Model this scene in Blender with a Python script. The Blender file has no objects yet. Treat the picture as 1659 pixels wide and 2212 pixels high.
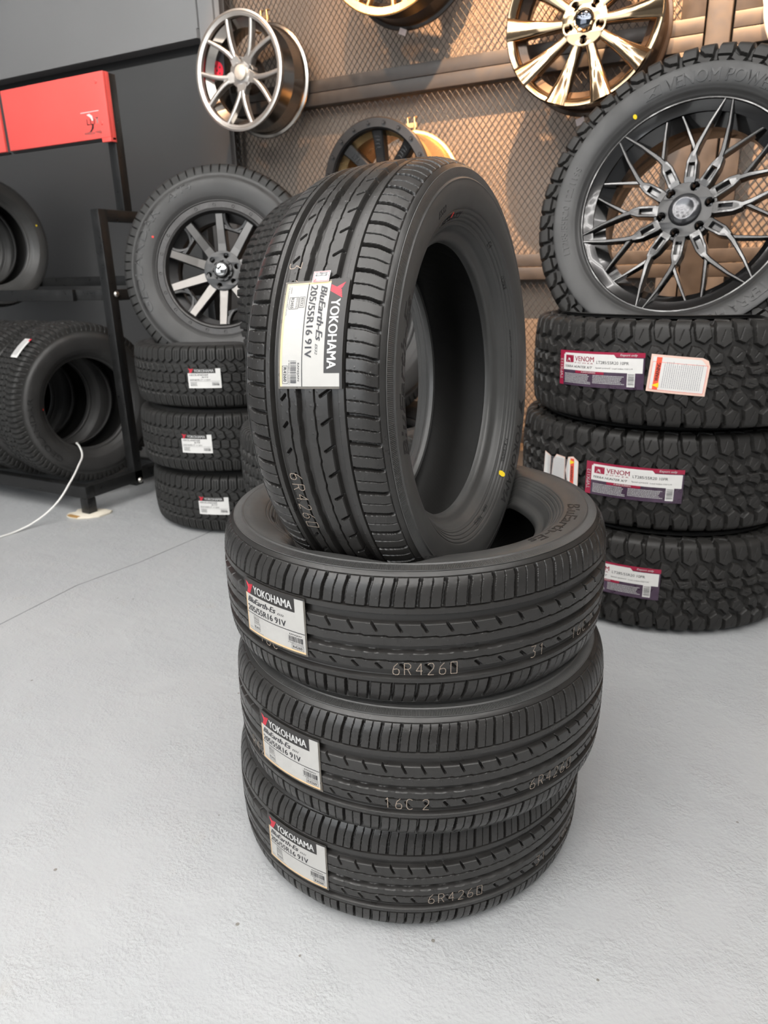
import bpy, bmesh, math, random
import numpy as np
from mathutils import Matrix, Vector
random.seed(7); rng = np.random.default_rng(7)
S = bpy.context.scene
PI = math.pi

# ------------------------------------------------------------------ camera, world, big lights, exposure
CAM = (0.49884, -1.029855, 0.984444)
RT = Vector((0.88867958, 0.45801859, -0.02162328)); UP = Vector((-0.13008373, 0.29705663, 0.9459575)); FW = Vector((-0.43968946, 0.83784028, -0.32356893))
cd = bpy.data.cameras.new('camera'); co = bpy.data.objects.new('camera', cd); S.collection.objects.link(co)
m = Matrix((RT, UP, -FW)).transposed().to_4x4(); m.translation = CAM; co.matrix_world = m
cd.sensor_fit = 'VERTICAL'; cd.sensor_height = 36.0; cd.sensor_width = 27.0; cd.lens = 1527.13 / 2212 * 36.0
cd.clip_start = 0.05; cd.clip_end = 60
cd.dof.use_dof = True; cd.dof.focus_distance = 0.98; cd.dof.aperture_fstop = 8.0
S.camera = co
S.view_settings.view_transform = 'Standard'; S.view_settings.look = 'None'; S.view_settings.gamma = 1
S.view_settings.use_curve_mapping = False
S.view_settings.exposure = 0.6
S.cycles.use_denoising = True
S.cycles.max_bounces = 8; S.cycles.diffuse_bounces = 4; S.cycles.glossy_bounces = 4
S.cycles.sample_clamp_indirect = 6.0

W = bpy.data.worlds.new('world'); S.world = W; W.use_nodes = True
WN = W.node_tree.nodes['Background']; WN.inputs[0].default_value = (0.92, 0.96, 1.0, 1); WN.inputs[1].default_value = 0.16

def light(name, kind, loc, tgt, energy, col, **kw):
    l = bpy.data.lights.new(name, kind); l.energy = energy; l.color = col
    for k, v in kw.items(): setattr(l, k, v)
    o = bpy.data.objects.new(name, l); S.collection.objects.link(o); o.location = loc
    o.rotation_euler = (Vector(tgt) - Vector(loc)).to_track_quat('-Z', 'Y').to_euler()
    return o
WARM = (1.0, 0.56, 0.28)
light('doorway_daylight', 'AREA', (-1.6, -4.6, 2.0), (-0.4, 0.5, 0.7), 75, (0.93, 0.97, 1.0), shape='RECTANGLE', size=4.5, size_y=2.6)
SPOTS = ((-1.60, -1.42, 75), (-0.92, -0.88, 110), (-0.20, -0.20, 620), (0.55, 0.50, 600))
for sx, tx, e in SPOTS:
    light('wall_spotlight', 'SPOT', (sx, 0.90, 3.12), (tx, 2.1, 1.80), e, WARM, spot_size=math.radians(48 if sx < -0.5 else 58), spot_blend=0.5, shadow_soft_size=0.02)

# ------------------------------------------------------------------ helpers
COL = S.collection
def link(name, me, mat=None, parent=None, **props):
    o = bpy.data.objects.new(name, me); COL.objects.link(o)
    if mat is not None and me is not None and len(me.materials) == 0: me.materials.append(mat)
    if parent is not None: o.parent = parent
    for k, v in props.items(): o[k] = v
    return o
def thing(name, label, cat, M=None, group=None):
    o = bpy.data.objects.new(name, None); COL.objects.link(o); o.empty_display_size = 0.05
    if M is not None: o.matrix_world = M
    o['label'] = label; o['category'] = cat
    if group: o['group'] = group
    return o
def tag(o, label, cat, group=None):
    o['label'] = label; o['category'] = cat
    if group: o['group'] = group
    return o
def copy_tree(o, parent=None):
    c = o.copy(); COL.objects.link(c)
    if parent is not None: c.parent = parent
    for ch in list(o.children): copy_tree(ch, c)
    return c
def finish(me, smooth=True, ang=40):
    if smooth:
        me.polygons.foreach_set('use_smooth', np.ones(len(me.polygons), bool))
        if ang: me.set_sharp_from_angle(angle=math.radians(ang))
    me.update()
    return me
def mesh_np(name, V, F, smooth=True, ang=40, uv=None):
    """V (n,3) array, F (m,k) int array (one polygon size)."""
    me = bpy.data.meshes.new(name); V = np.asarray(V, np.float32); F = np.asarray(F, np.int32); k = F.shape[1]
    me.vertices.add(len(V)); me.vertices.foreach_set('co', V.ravel())
    me.loops.add(F.size); me.loops.foreach_set('vertex_index', F.ravel())
    me.polygons.add(len(F)); me.polygons.foreach_set('loop_start', np.arange(0, F.size, k, dtype=np.int32))
    me.update(calc_edges=True)
    if uv is not None:
        l = me.uv_layers.new(name='uv'); l.data.foreach_set('uv', np.asarray(uv, np.float32)[F.ravel()].ravel())
    me.validate(); return finish(me, smooth, ang)
def mesh_py(name, V, F, smooth=False, ang=35):
    me = bpy.data.meshes.new(name); me.from_pydata([tuple(v) for v in V], [], F); me.update()
    return finish(me, smooth, ang)
class MB:
    """collects shapes into one mesh"""
    def __init__(s): s.V = []; s.F = []
    def add(s, V, F, M=None):
        n = len(s.V)
        for v in V:
            v = Vector(v)
            s.V.append(tuple(M @ v) if M is not None else tuple(v))
        s.F += [tuple(n + i for i in f) for f in F]; return s
    def box(s, x0, x1, y0, y1, z0, z1, M=None):
        V = [(x, y, z) for x in (x0, x1) for y in (y0, y1) for z in (z0, z1)]
        return s.add(V, [(0, 1, 3, 2), (4, 6, 7, 5), (0, 4, 5, 1), (2, 3, 7, 6), (0, 2, 6, 4), (1, 5, 7, 3)], M)
    def cyl(s, r, z0, z1, n=20, M=None, r2=None, cap=True):
        r2 = r if r2 is None else r2
        V = [(r * math.cos(2 * PI * i / n), r * math.sin(2 * PI * i / n), z0) for i in range(n)] + [(r2 * math.cos(2 * PI * i / n), r2 * math.sin(2 * PI * i / n), z1) for i in range(n)]
        F = [(i, (i + 1) % n, n + (i + 1) % n, n + i) for i in range(n)]
        if cap: F += [tuple(range(n))[::-1], tuple(range(n, 2 * n))]
        return s.add(V, F, M)
    def lathe(s, prof, n=48, M=None, closed=False):
        V = [(r * math.cos(2 * PI * i / n), r * math.sin(2 * PI * i / n), z) for i in range(n) for r, z in prof]; k = len(prof)
        F = [(i * k + j, ((i + 1) % n) * k + j, ((i + 1) % n) * k + (j + 1) % k, i * k + (j + 1) % k) for i in range(n) for j in range(k if closed else k - 1)]
        return s.add(V, F, M)
    def tube(s, pts, r, n=8, cap=True):
        pts = [Vector(p) for p in pts]; rings = []; up = Vector((0, 0, 1))
        for i, p in enumerate(pts):
            t = (pts[min(i + 1, len(pts) - 1)] - pts[max(i - 1, 0)]).normalized()
            a = t.cross(up if abs(t.z) < 0.95 else Vector((1, 0, 0))).normalized(); b = t.cross(a)
            rings.append([p + r * (math.cos(2 * PI * k / n) * a + math.sin(2 * PI * k / n) * b) for k in range(n)])
        V = [v for q in rings for v in q]
        F = [(i * n + k, i * n + (k + 1) % n, (i + 1) * n + (k + 1) % n, (i + 1) * n + k) for i in range(len(pts) - 1) for k in range(n)]
        if cap: F += [tuple(range(n)), tuple((len(pts) - 1) * n + k for k in range(n))]
        return s.add(V, F)
    def loft(s, secs, cap=True, M=None):
        n = len(secs[0]); V = [v for q in secs for v in q]
        F = [(i * n + k, i * n + (k + 1) % n, (i + 1) * n + (k + 1) % n, (i + 1) * n + k) for i in range(len(secs) - 1) for k in range(n)]
        if cap: F += [tuple(range(n)), tuple((len(secs) - 1) * n + k for k in range(n))[::-1]]
        return s.add(V, F, M)
    def prism(s, poly, z0, z1, M=None):
        n = len(poly); V = [(x, y, z0) for x, y in poly] + [(x, y, z1) for x, y in poly]
        F = [(i, (i + 1) % n, n + (i + 1) % n, n + i) for i in range(n)] + [tuple(range(n))[::-1], tuple(range(n, 2 * n))]
        return s.add(V, F, M)
    def mesh(s, name, smooth=False, ang=35, bevel=0, seg=2):
        me = bpy.data.meshes.new(name); me.from_pydata(s.V, [], s.F); me.update()
        bm = bmesh.new(); bm.from_mesh(me)
        bmesh.ops.recalc_face_normals(bm, faces=bm.faces)
        if bevel:
            es = [e for e in bm.edges if len(e.link_faces) == 2 and e.calc_face_angle(0) > math.radians(30)]
            bmesh.ops.bevel(bm, geom=es, offset=bevel, segments=seg, profile=0.5, affect='EDGES', clamp_overlap=True)
        bm.to_mesh(me); bm.free()
        return finish(me, smooth or bevel > 0, ang)
    def build(s, name, mat, parent=None, smooth=False, ang=35, bevel=0, **props):
        return link(name, s.mesh(name, smooth, ang, bevel), mat, parent, **props)

# ------------------------------------------------------------------ materials
def mat(name, col, rough=0.5, metal=0.0, spec=0.5, coat=0.0, coat_rough=0.1):
    M = bpy.data.materials.new(name); M.use_nodes = True; nt = M.node_tree; b = nt.nodes['Principled BSDF']
    b.inputs['Base Color'].default_value = (*col, 1); b.inputs['Roughness'].default_value = rough; b.inputs['Metallic'].default_value = metal
    b.inputs['Specular IOR Level'].default_value = spec; b.inputs['Coat Weight'].default_value = coat; b.inputs['Coat Roughness'].default_value = coat_rough
    return M
def N(nt, t, **kw):
    n = nt.nodes.new(t)
    for k, v in kw.items():
        if isinstance(k, str) and hasattr(n, k): setattr(n, k, v)
    return n
def vary(M, scale=8, amt=0.25, ramt=0.12, detail=6, bump=0.0, bscale=200, bdist=0.001, tint=None):
    """noise that varies base colour and roughness; optional fine bump"""
    nt = M.node_tree; b = nt.nodes['Principled BSDF']; L = nt.links
    tc = N(nt, 'ShaderNodeTexCoord'); no = N(nt, 'ShaderNodeTexNoise'); no.inputs['Scale'].default_value = scale; no.inputs['Detail'].default_value = detail
    L.new(tc.outputs['Object'], no.inputs['Vector'])
    c = b.inputs['Base Color'].default_value[:]; lo = [x * (1 - amt) for x in c[:3]] + [1]; hi = [x * (1 + amt) for x in (tint or c[:3])] + [1]
    mx = N(nt, 'ShaderNodeMix', data_type='RGBA'); mx.inputs['A'].default_value = lo; mx.inputs['B'].default_value = hi
    L.new(no.outputs['Fac'], mx.inputs['Factor']); L.new(mx.outputs['Result'], b.inputs['Base Color'])
    r = b.inputs['Roughness'].default_value; mr = N(nt, 'ShaderNodeMapRange'); mr.inputs['From Min'].default_value = 0.3; mr.inputs['From Max'].default_value = 0.7
    mr.inputs['To Min'].default_value = max(0.02, r - ramt); mr.inputs['To Max'].default_value = min(1, r + ramt)
    L.new(no.outputs['Fac'], mr.inputs['Value']); L.new(mr.outputs['Result'], b.inputs['Roughness'])
    if bump:
        n2 = N(nt, 'ShaderNodeTexNoise'); n2.inputs['Scale'].default_value = bscale; n2.inputs['Detail'].default_value = 4; L.new(tc.outputs['Object'], n2.inputs['Vector'])
        bp = N(nt, 'ShaderNodeBump'); bp.inputs['Strength'].default_value = bump; bp.inputs['Distance'].default_value = bdist
        L.new(n2.outputs['Fac'], bp.inputs['Height']); L.new(bp.outputs['Normal'], b.inputs['Normal'])
    return M
RUB = (0.0205, 0.0192, 0.0180)
M_tread = vary(mat('tread_rubber', RUB, 0.35, spec=0.5), 22, 0.22, 0.10, bump=0.15, bscale=350, bdist=0.0006)
M_tread_at = vary(mat('all_terrain_rubber', (0.021, 0.0205, 0.0195), 0.58, spec=0.35), 20, 0.25, 0.08, bump=0.2, bscale=220, bdist=0.001)
M_tread_mt = vary(mat('mud_terrain_rubber', (0.022, 0.0207, 0.0195), 0.53, spec=0.35), 20, 0.25, 0.08, bump=0.2, bscale=220, bdist=0.001)
M_liner = mat('liner_rubber', (0.021, 0.0205, 0.0195), 0.6, spec=0.35)
def liner_lines(M):
    nt = M.node_tree; L = nt.links; b = nt.nodes['Principled BSDF']
    uv = N(nt, 'ShaderNodeUVMap'); sp = N(nt, 'ShaderNodeSeparateXYZ'); L.new(uv.outputs[0], sp.inputs[0])
    a = N(nt, 'ShaderNodeMath', operation='MULTIPLY'); a.inputs[1].default_value = 240 * 2 * PI; L.new(sp.outputs[0], a.inputs[0])
    c = N(nt, 'ShaderNodeMath', operation='MULTIPLY_ADD'); c.inputs[1].default_value = 2 * PI * 110; L.new(sp.outputs[1], c.inputs[0]); L.new(a.outputs[0], c.inputs[2])
    s = N(nt, 'ShaderNodeMath', operation='SINE'); L.new(c.outputs[0], s.inputs[0])
    p = N(nt, 'ShaderNodeMath', operation='GREATER_THAN'); p.inputs[1].default_value = -0.75; L.new(s.outputs[0], p.inputs[0])
    bp = N(nt, 'ShaderNodeBump'); bp.inputs['Strength'].default_value = 0.6; bp.inputs['Distance'].default_value = 0.001
    L.new(p.outputs[0], bp.inputs['Height']); L.new(bp.outputs[0], b.inputs['Normal'])
liner_lines(M_liner)
def side_mat(name, col, rough, band, count, spec=0.45):
    """sidewall rubber: fine radial serrations inside the radius band (uv.y = radius in metres)"""
    M = vary(mat(name, col, rough, spec=spec), 14, 0.22, 0.09)
    nt = M.node_tree; L = nt.links; b = nt.nodes['Principled BSDF']
    uv = N(nt, 'ShaderNodeUVMap'); sp = N(nt, 'ShaderNodeSeparateXYZ'); L.new(uv.outputs[0], sp.inputs[0])
    a = N(nt, 'ShaderNodeMath', operation='MULTIPLY'); a.inputs[1].default_value = count * 2 * PI; L.new(sp.outputs[0], a.inputs[0])
    s = N(nt, 'ShaderNodeMath', operation='SINE'); L.new(a.outputs[0], s.inputs[0])
    g = N(nt, 'ShaderNodeMath', operation='GREATER_THAN'); g.inputs[1].default_value = band[0]; L.new(sp.outputs[1], g.inputs[0])
    l = N(nt, 'ShaderNodeMath', operation='LESS_THAN'); l.inputs[1].default_value = band[1]; L.new(sp.outputs[1], l.inputs[0])
    q = N(nt, 'ShaderNodeMath', operation='MULTIPLY'); L.new(g.outputs[0], q.inputs[0]); L.new(l.outputs[0], q.inputs[1])
    h = N(nt, 'ShaderNodeMath', operation='MULTIPLY'); L.new(s.outputs[0], h.inputs[0]); L.new(q.outputs[0], h.inputs[1])
    bp = N(nt, 'ShaderNodeBump'); bp.inputs['Strength'].default_value = 0.7; bp.inputs['Distance'].default_value = 0.0007
    L.new(h.outputs[0], bp.inputs['Height']); L.new(bp.outputs[0], b.inputs['Normal'])
    return M
M_side = side_mat('sidewall_rubber', (0.058, 0.0575, 0.056), 0.38, (0.2842, 0.2948), 820)
M_side_at = side_mat('all_terrain_sidewall', (0.036, 0.035, 0.034), 0.5, (0.9, 0.91), 10)
M_side_mt = side_mat('mud_terrain_sidewall', (0.028, 0.0275, 0.027), 0.44, (0.9, 0.91), 10)
M_letter = mat('raised_letter_rubber', (0.021, 0.0205, 0.020), 0.34)
M_letter_dark = mat('moulded_letter_rubber', (0.012, 0.012, 0.012), 0.5)
M_paper = vary(mat('label_paper', (0.43, 0.42, 0.40), 0.45), 60, 0.04, 0.08, bump=0.25, bscale=30, bdist=0.002)
M_paper_brightened = vary(mat('brightened_white_paper', (0.66, 0.65, 0.63), 0.45), 60, 0.04, 0.06)  # white paper with a lighter colour to offset weak light on the rear labels
M_paper_edge = vary(mat('label_film_edge', (0.10, 0.09, 0.075), 0.35), 80, 0.4, 0.1)
M_tan = vary(mat('label_tan_edge', (0.70, 0.48, 0.26), 0.45), 60, 0.15, 0.05)
M_ink = mat('black_ink', (0.02, 0.02, 0.025), 0.35)
M_ink_grey = mat('grey_ink', (0.30, 0.30, 0.32), 0.5)
M_joint = mat('joint_dirt', (0.13, 0.13, 0.135), 0.8)
M_white_ink = mat('white_ink', (0.50, 0.50, 0.49), 0.45)
M_red_ink = mat('red_ink', (0.62, 0.02, 0.045), 0.35)
M_header = mat('dark_label_header', (0.020, 0.018, 0.017), 0.4)
M_maroon = vary(mat('maroon_label', (0.30, 0.012, 0.045), 0.35), 40, 0.2, 0.05)
M_plum = vary(mat('plum_label', (0.055, 0.032, 0.058), 0.3), 40, 0.5, 0.05)
M_orange_red = mat('warning_red', (0.80, 0.10, 0.05), 0.4)
M_peach = mat('warning_border', (0.72, 0.50, 0.42), 0.45)
M_yellow = mat('yellow_paint', (0.85, 0.62, 0.02), 0.45)
M_code = mat('stamped_code_paint', (0.36, 0.29, 0.23), 0.6)
M_redpaint = mat('red_paint_dot', (0.75, 0.03, 0.02), 0.5)
M_black_metal = vary(mat('black_powder_coat', (0.011, 0.011, 0.011), 0.34, spec=0.45), 30, 0.3, 0.08)
M_frame = vary(mat('mesh_frame_paint', (0.034, 0.031, 0.029), 0.42, spec=0.4), 25, 0.3, 0.08)
M_mesh = vary(mat('expanded_mesh_paint', (0.022, 0.020, 0.019), 0.38, spec=0.5), 40, 0.3, 0.08)
M_back = vary(mat('backing_board', (0.21, 0.175, 0.145), 0.6), 6, 0.12, 0.06)
M_panel = vary(mat('dark_wall_panel', (0.075, 0.075, 0.075), 0.34, spec=0.5), 2, 0.08, 0.015, detail=2)
M_fascia = vary(mat('grey_fascia', (0.235, 0.235, 0.236), 0.42), 2, 0.08, 0.02, detail=2)
M_black = mat('black_recess', (0.008, 0.008, 0.008), 0.6)
M_red = vary(mat('red_sheet_metal', (0.85, 0.105, 0.09), 0.36), 6, 0.04, 0.05)
M_steel = mat('zinc_bolt', (0.55, 0.53, 0.49), 0.32, 1.0)
M_silver = vary(mat('silver_wheel_paint', (0.58, 0.56, 0.53), 0.33, 0.85, coat=0.4), 20, 0.05, 0.04)
M_silver_shaded = mat('shaded_silver_barrel', (0.36, 0.33, 0.30), 0.2, 1.0)  # darker copy of the silver, the barrel's shadow put into its colour
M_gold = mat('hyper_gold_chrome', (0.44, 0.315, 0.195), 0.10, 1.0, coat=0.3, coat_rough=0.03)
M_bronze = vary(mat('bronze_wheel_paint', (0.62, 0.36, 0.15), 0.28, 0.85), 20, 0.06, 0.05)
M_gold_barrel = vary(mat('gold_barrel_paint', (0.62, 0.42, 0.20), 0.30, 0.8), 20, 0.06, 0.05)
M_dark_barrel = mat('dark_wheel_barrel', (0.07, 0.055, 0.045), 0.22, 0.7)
M_satin = mat('satin_black_wheel', (0.022, 0.021, 0.021), 0.33, 0.3, coat=0.2, coat_rough=0.2)
M_gloss = mat('gloss_black_wheel', (0.048, 0.047, 0.047), 0.17, 0.85, coat=0.6, coat_rough=0.05)
M_machined = mat('machined_face', (0.15, 0.142, 0.135), 0.30, 1.0)
M_ring = vary(mat('satin_grey_ring', (0.036, 0.034, 0.033), 0.38, 0.4), 20, 0.1, 0.05)
M_chrome = mat('chrome', (0.75, 0.75, 0.75), 0.06, 1.0)
M_white_enamel = mat('white_wheel_lip', (0.72, 0.72, 0.74), 0.2, 0.3, coat=0.4)
M_cord = mat('white_cord', (0.72, 0.71, 0.68), 0.45)
M_card = vary(mat('torn_cardboard', (0.72, 0.66, 0.55), 0.8), 40, 0.12, 0.05)
M_card_brown = mat('cardboard_inner', (0.42, 0.24, 0.08), 0.85)
M_tile = mat('white_tag', (0.72, 0.66, 0.66), 0.5)

def floor_mat():
    M = mat('painted_concrete', (0.56, 0.575, 0.59), 0.42, spec=0.4); nt = M.node_tree; L = nt.links; b = nt.nodes['Principled BSDF']
    tc = N(nt, 'ShaderNodeTexCoord')
    big = N(nt, 'ShaderNodeTexNoise'); big.inputs['Scale'].default_value = 1.7; big.inputs['Detail'].default_value = 5
    mid = N(nt, 'ShaderNodeTexNoise'); mid.inputs['Scale'].default_value = 9; mid.inputs['Detail'].default_value = 6
    for q in (big, mid): L.new(tc.outputs['Object'], q.inputs['Vector'])
    m1 = N(nt, 'ShaderNodeMix', data_type='RGBA'); m1.inputs['A'].default_value = (0.345, 0.357, 0.366, 1); m1.inputs['B'].default_value = (0.425, 0.430, 0.431, 1)
    L.new(big.outputs['Fac'], m1.inputs['Factor'])
    # specks of grit and stain
    vo = N(nt, 'ShaderNodeTexVoronoi'); vo.inputs['Scale'].default_value = 17; L.new(tc.outputs['Object'], vo.inputs['Vector'])
    lt = N(nt, 'ShaderNodeMath', operation='LESS_THAN'); lt.inputs[1].default_value = 0.055; L.new(vo.outputs['Distance'], lt.inputs[0])
    sx = N(nt, 'ShaderNodeSeparateColor'); L.new(vo.outputs['Color'], sx.inputs[0])
    pick = N(nt, 'ShaderNodeMath', operation='GREATER_THAN'); pick.inputs[1].default_value = 0.80; L.new(sx.outputs[0], pick.inputs[0])
    mu = N(nt, 'ShaderNodeMath', operation='MULTIPLY'); L.new(lt.outputs[0], mu.inputs[0]); L.new(pick.outputs[0], mu.inputs[1])
    m2 = N(nt, 'ShaderNodeMix', data_type='RGBA'); m2.inputs['B'].default_value = (0.20, 0.19, 0.17, 1); L.new(m1.outputs['Result'], m2.inputs['A']); L.new(mu.outputs[0], m2.inputs['Factor'])
    st = N(nt, 'ShaderNodeMapRange'); st.inputs['From Min'].default_value = 0.66; st.inputs['From Max'].default_value = 0.80; L.new(mid.outputs['Fac'], st.inputs['Value'])
    sm = N(nt, 'ShaderNodeMath', operation='MULTIPLY'); sm.inputs[1].default_value = 0.35; L.new(st.outputs[0], sm.inputs[0])
    m3 = N(nt, 'ShaderNodeMix', data_type='RGBA'); m3.inputs['B'].default_value = (0.40, 0.37, 0.325, 1); L.new(m2.outputs['Result'], m3.inputs['A']); L.new(sm.outputs[0], m3.inputs['Factor'])
    L.new(m3.outputs['Result'], b.inputs['Base Color'])
    # orange-peel roller texture, patchy
    fine = N(nt, 'ShaderNodeTexNoise'); fine.inputs['Scale'].default_value = 170; fine.inputs['Detail'].default_value = 5; L.new(tc.outputs['Object'], fine.inputs['Vector'])
    coarse = N(nt, 'ShaderNodeTexNoise'); coarse.inputs['Scale'].default_value = 60; coarse.inputs['Detail'].default_value = 6; L.new(tc.outputs['Object'], coarse.inputs['Vector'])
    pm = N(nt, 'ShaderNodeMapRange'); pm.inputs['From Min'].default_value = 0.40; pm.inputs['From Max'].default_value = 0.62; pm.inputs['To Min'].default_value = 0.25; L.new(mid.outputs['Fac'], pm.inputs['Value'])
    ad = N(nt, 'ShaderNodeMath', operation='ADD'); L.new(fine.outputs['Fac'], ad.inputs[0]); L.new(coarse.outputs['Fac'], ad.inputs[1])
    hh = N(nt, 'ShaderNodeMath', operation='MULTIPLY'); L.new(ad.outputs[0], hh.inputs[0]); L.new(pm.outputs[0], hh.inputs[1])
    bp = N(nt, 'ShaderNodeBump'); bp.inputs['Strength'].default_value = 0.55; bp.inputs['Distance'].default_value = 0.004
    L.new(hh.outputs[0], bp.inputs['Height']); L.new(bp.outputs[0], b.inputs['Normal'])
    return M
M_floor = floor_mat()

# ------------------------------------------------------------------ setting
def struct(name, mb, mt, parent=None, bevel=0):
    o = mb.build(name, mt, parent, bevel=bevel)
    if parent is None: o['kind'] = 'structure'
    return o
struct('floor', MB().box(-7, 5, -6, 2.3, -0.1, 0.0), M_floor)
# fine joint line in the slab
struct('trim_1', MB().tube([(-1.43, -4.0, 0.0), (-1.42, 0.1, 0.0), (-1.44, 0.42, 0.0), (-1.395, 0.66, 0.0), (-1.372, 0.96, 0.0), (-1.372, 2.0, 0.0)], 0.0013, 5), M_joint)
struct('wall_back', MB().box(-7, 5, 2.20, 2.32, 0, 3.4), M_back)
def ceiling_mat():
    return vary(mat('dark_ceiling', (0.30, 0.30, 0.30), 0.8), 3, 0.1)
struct('ceiling', MB().box(-7, 5, -6, 2.3, 3.42, 3.52), ceiling_mat())
wl = struct('wall_left', MB().box(-7, -1.945, 2.10, 2.198, 0, 2.0), M_panel)
struct('trim_2', MB().box(-7, -1.95, 2.15, 2.198, 2.0, 2.055), M_black)
struct('trim_3', MB().box(-7, -2.075, 2.065, 2.198, 2.055, 2.095).box(-7, -2.075, 2.075, 2.198, 2.098, 3.4), M_fascia)
struct('trim_4', MB().box(-2.072, -1.985, 2.085, 2.198, 2.0, 3.4).box(-1.985, -1.95, 2.10, 2.198, 2.0, 3.4), M_fascia)

# hexagon LED tubes under the ceiling
M_led = bpy.data.materials.new('led_tube'); M_led.use_nodes = True
_b = M_led.node_tree.nodes['Principled BSDF']; _b.inputs['Emission Color'].default_value = (1, 0.98, 0.95, 1); _b.inputs['Emission Strength'].default_value = 23
k = 0
for ix in range(-3, 4):
    for iy in range(-5, 2):
        cx = ix * 0.78; cy = -0.35 + iy * 0.90 + (0.45 if ix % 2 else 0)
        if cy > 0.35: continue
        pts = [(cx + 0.46 * math.cos(a * PI / 3), cy + 0.46 * math.sin(a * PI / 3), 3.39) for a in range(7)]
        o = MB().tube(pts, 0.012, 6).build('hexagon_led_light', M_led)
        tag(o, 'hexagonal white LED tube lamp under the dark ceiling', 'lamp', 'hexagon lamps on the ceiling')
# spotlight housings on a track
tr = MB().box(-2.2, 1.6, 0.885, 0.915, 3.385, 3.42).build('lamp_track', M_black_metal); tag(tr, 'black lamp track along the ceiling before the mesh wall', 'track')
for sx, tx, _e in SPOTS:
    d = (Vector((tx, 2.1, 1.80)) - Vector((sx, 0.90, 3.12))).normalized()
    Mx = Matrix.Translation(Vector((sx, 0.90, 3.12))) @ d.to_track_quat('Z', 'Y').to_matrix().to_4x4()
    mb = MB().lathe([(0.0, -0.17), (0.045, -0.17), (0.05, -0.16), (0.05, 0.03), (0.045, 0.03), (0.045, -0.06), (0.0, -0.06)], 24, Mx).tube([(sx, 0.90, 3.385), Mx @ Vector((0, 0, -0.1))], 0.009)
    tag(mb.build('track_spotlight', M_black_metal, smooth=True), 'black track spotlight aimed at the mesh wall', 'lamp', 'track spotlights')

# expanded-metal display wall
def expanded_mesh(x0, x1, z0, z1, y, lw=0.0272, lh=0.0355):
    """diamond lattice of slanted ribbons; numpy"""
    nx = int((x1 - x0) / lw) + 1; nz = int((z1 - z0) / lh) + 1
    V = []; F = []
    def strand(ax, az, bx, bz):
        # ribbon from a to b with slight twist: 4-sided bar
        d = np.array([bx - ax, bz - az]); L = np.hypot(*d); nrm = np.array([-d[1], d[0]]) / L * 0.00125
        n = len(V); t = 0.0013
        for (px, pz) in ((ax, az), (bx, bz)):
            for sgn, yy in ((-1, -t), (1, -t + 0.0012), (1, t + 0.0012), (-1, t)):
                V.append((px + sgn * nrm[0], y + yy, pz + sgn * nrm[1]))
        for k in range(4): F.append((n + k, n + (k + 1) % 4, n + 4 + (k + 1) % 4, n + 4 + k))
    for j in range(nz):
        for i in range(nx):
            for h in (0, 1):
                cx = x0 + (i + 0.5 * h) * lw; cz = z0 + (j + 0.5 * h) * lh
                for sx in (-1, 1):
                    ex, ez = cx + sx * lw / 2, cz + lh / 2
                    if x0 - 1e-6 <= min(cx, ex) and max(cx, ex) <= x1 + 1e-6 and ez <= z1 + 1e-6 and cz >= z0 - 1e-6: strand(cx, cz, ex, ez)
    return mesh_np('mesh', V, F, smooth=False)
YF = 2.07
def display_panel(x0, x1, z0, z1, label, rail=0.05, stile=0.06, stile_r=None):
    stile_r = stile_r or stile
    t = thing('mesh_panel', label, 'mesh panel', Matrix.Translation((x0, YF, z0)), 'framed mesh panels of the wheel wall')
    w, h = x1 - x0, z1 - z0
    for n, b in (('frame_rail', (0, w, 0, rail)), ('frame_rail', (0, w, h - rail, h)), ('frame_stile', (0, stile, rail, h - rail)), ('frame_stile', (w - stile_r, w, rail, h - rail))):
        MB().box(b[0], b[1], 0, 0.045, b[2], b[3]).build(n, M_frame, t, bevel=0.002)
    link('wire_mesh', expanded_mesh(stile - 0.005, w - stile_r + 0.005, rail - 0.005, h - rail + 0.005, 0.012), M_mesh, t)
    return t
display_panel(-1.935, 0.185, 1.751, 2.95, 'dark framed diamond mesh panel behind the silver and gold wheels', stile=0.03, stile_r=0.08)
display_panel(-1.935, 0.185, 0.985, 1.749, 'middle diamond mesh panel with the black beadlock rim hanging on it', stile=0.03, stile_r=0.08)
display_panel(-1.935, 0.185, 0.22, 0.983, 'lowest diamond mesh panel near the floor behind the tyre stacks', stile=0.03, stile_r=0.08)
display_panel(0.28, 2.3, 1.751, 2.95, 'mesh panel beyond the plain post, with the white lipped wheel', stile=0.10)
display_panel(0.28, 2.3, 0.985, 1.749, 'mesh panel beyond the plain post, behind the big black wheel', stile=0.07)
display_panel(0.28, 2.3, 0.22, 0.983, 'lowest mesh panel beyond the plain post, behind the mud tyres', stile=0.07)
struct('trim_5', MB().box(0.192, 0.273, 2.055, 2.125, 0, 3.4), M_frame, bevel=0.004)
struct('trim_6', MB().box(-1.94, 2.3, 2.160, 2.198, 0.0, 3.4), M_back)

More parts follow.
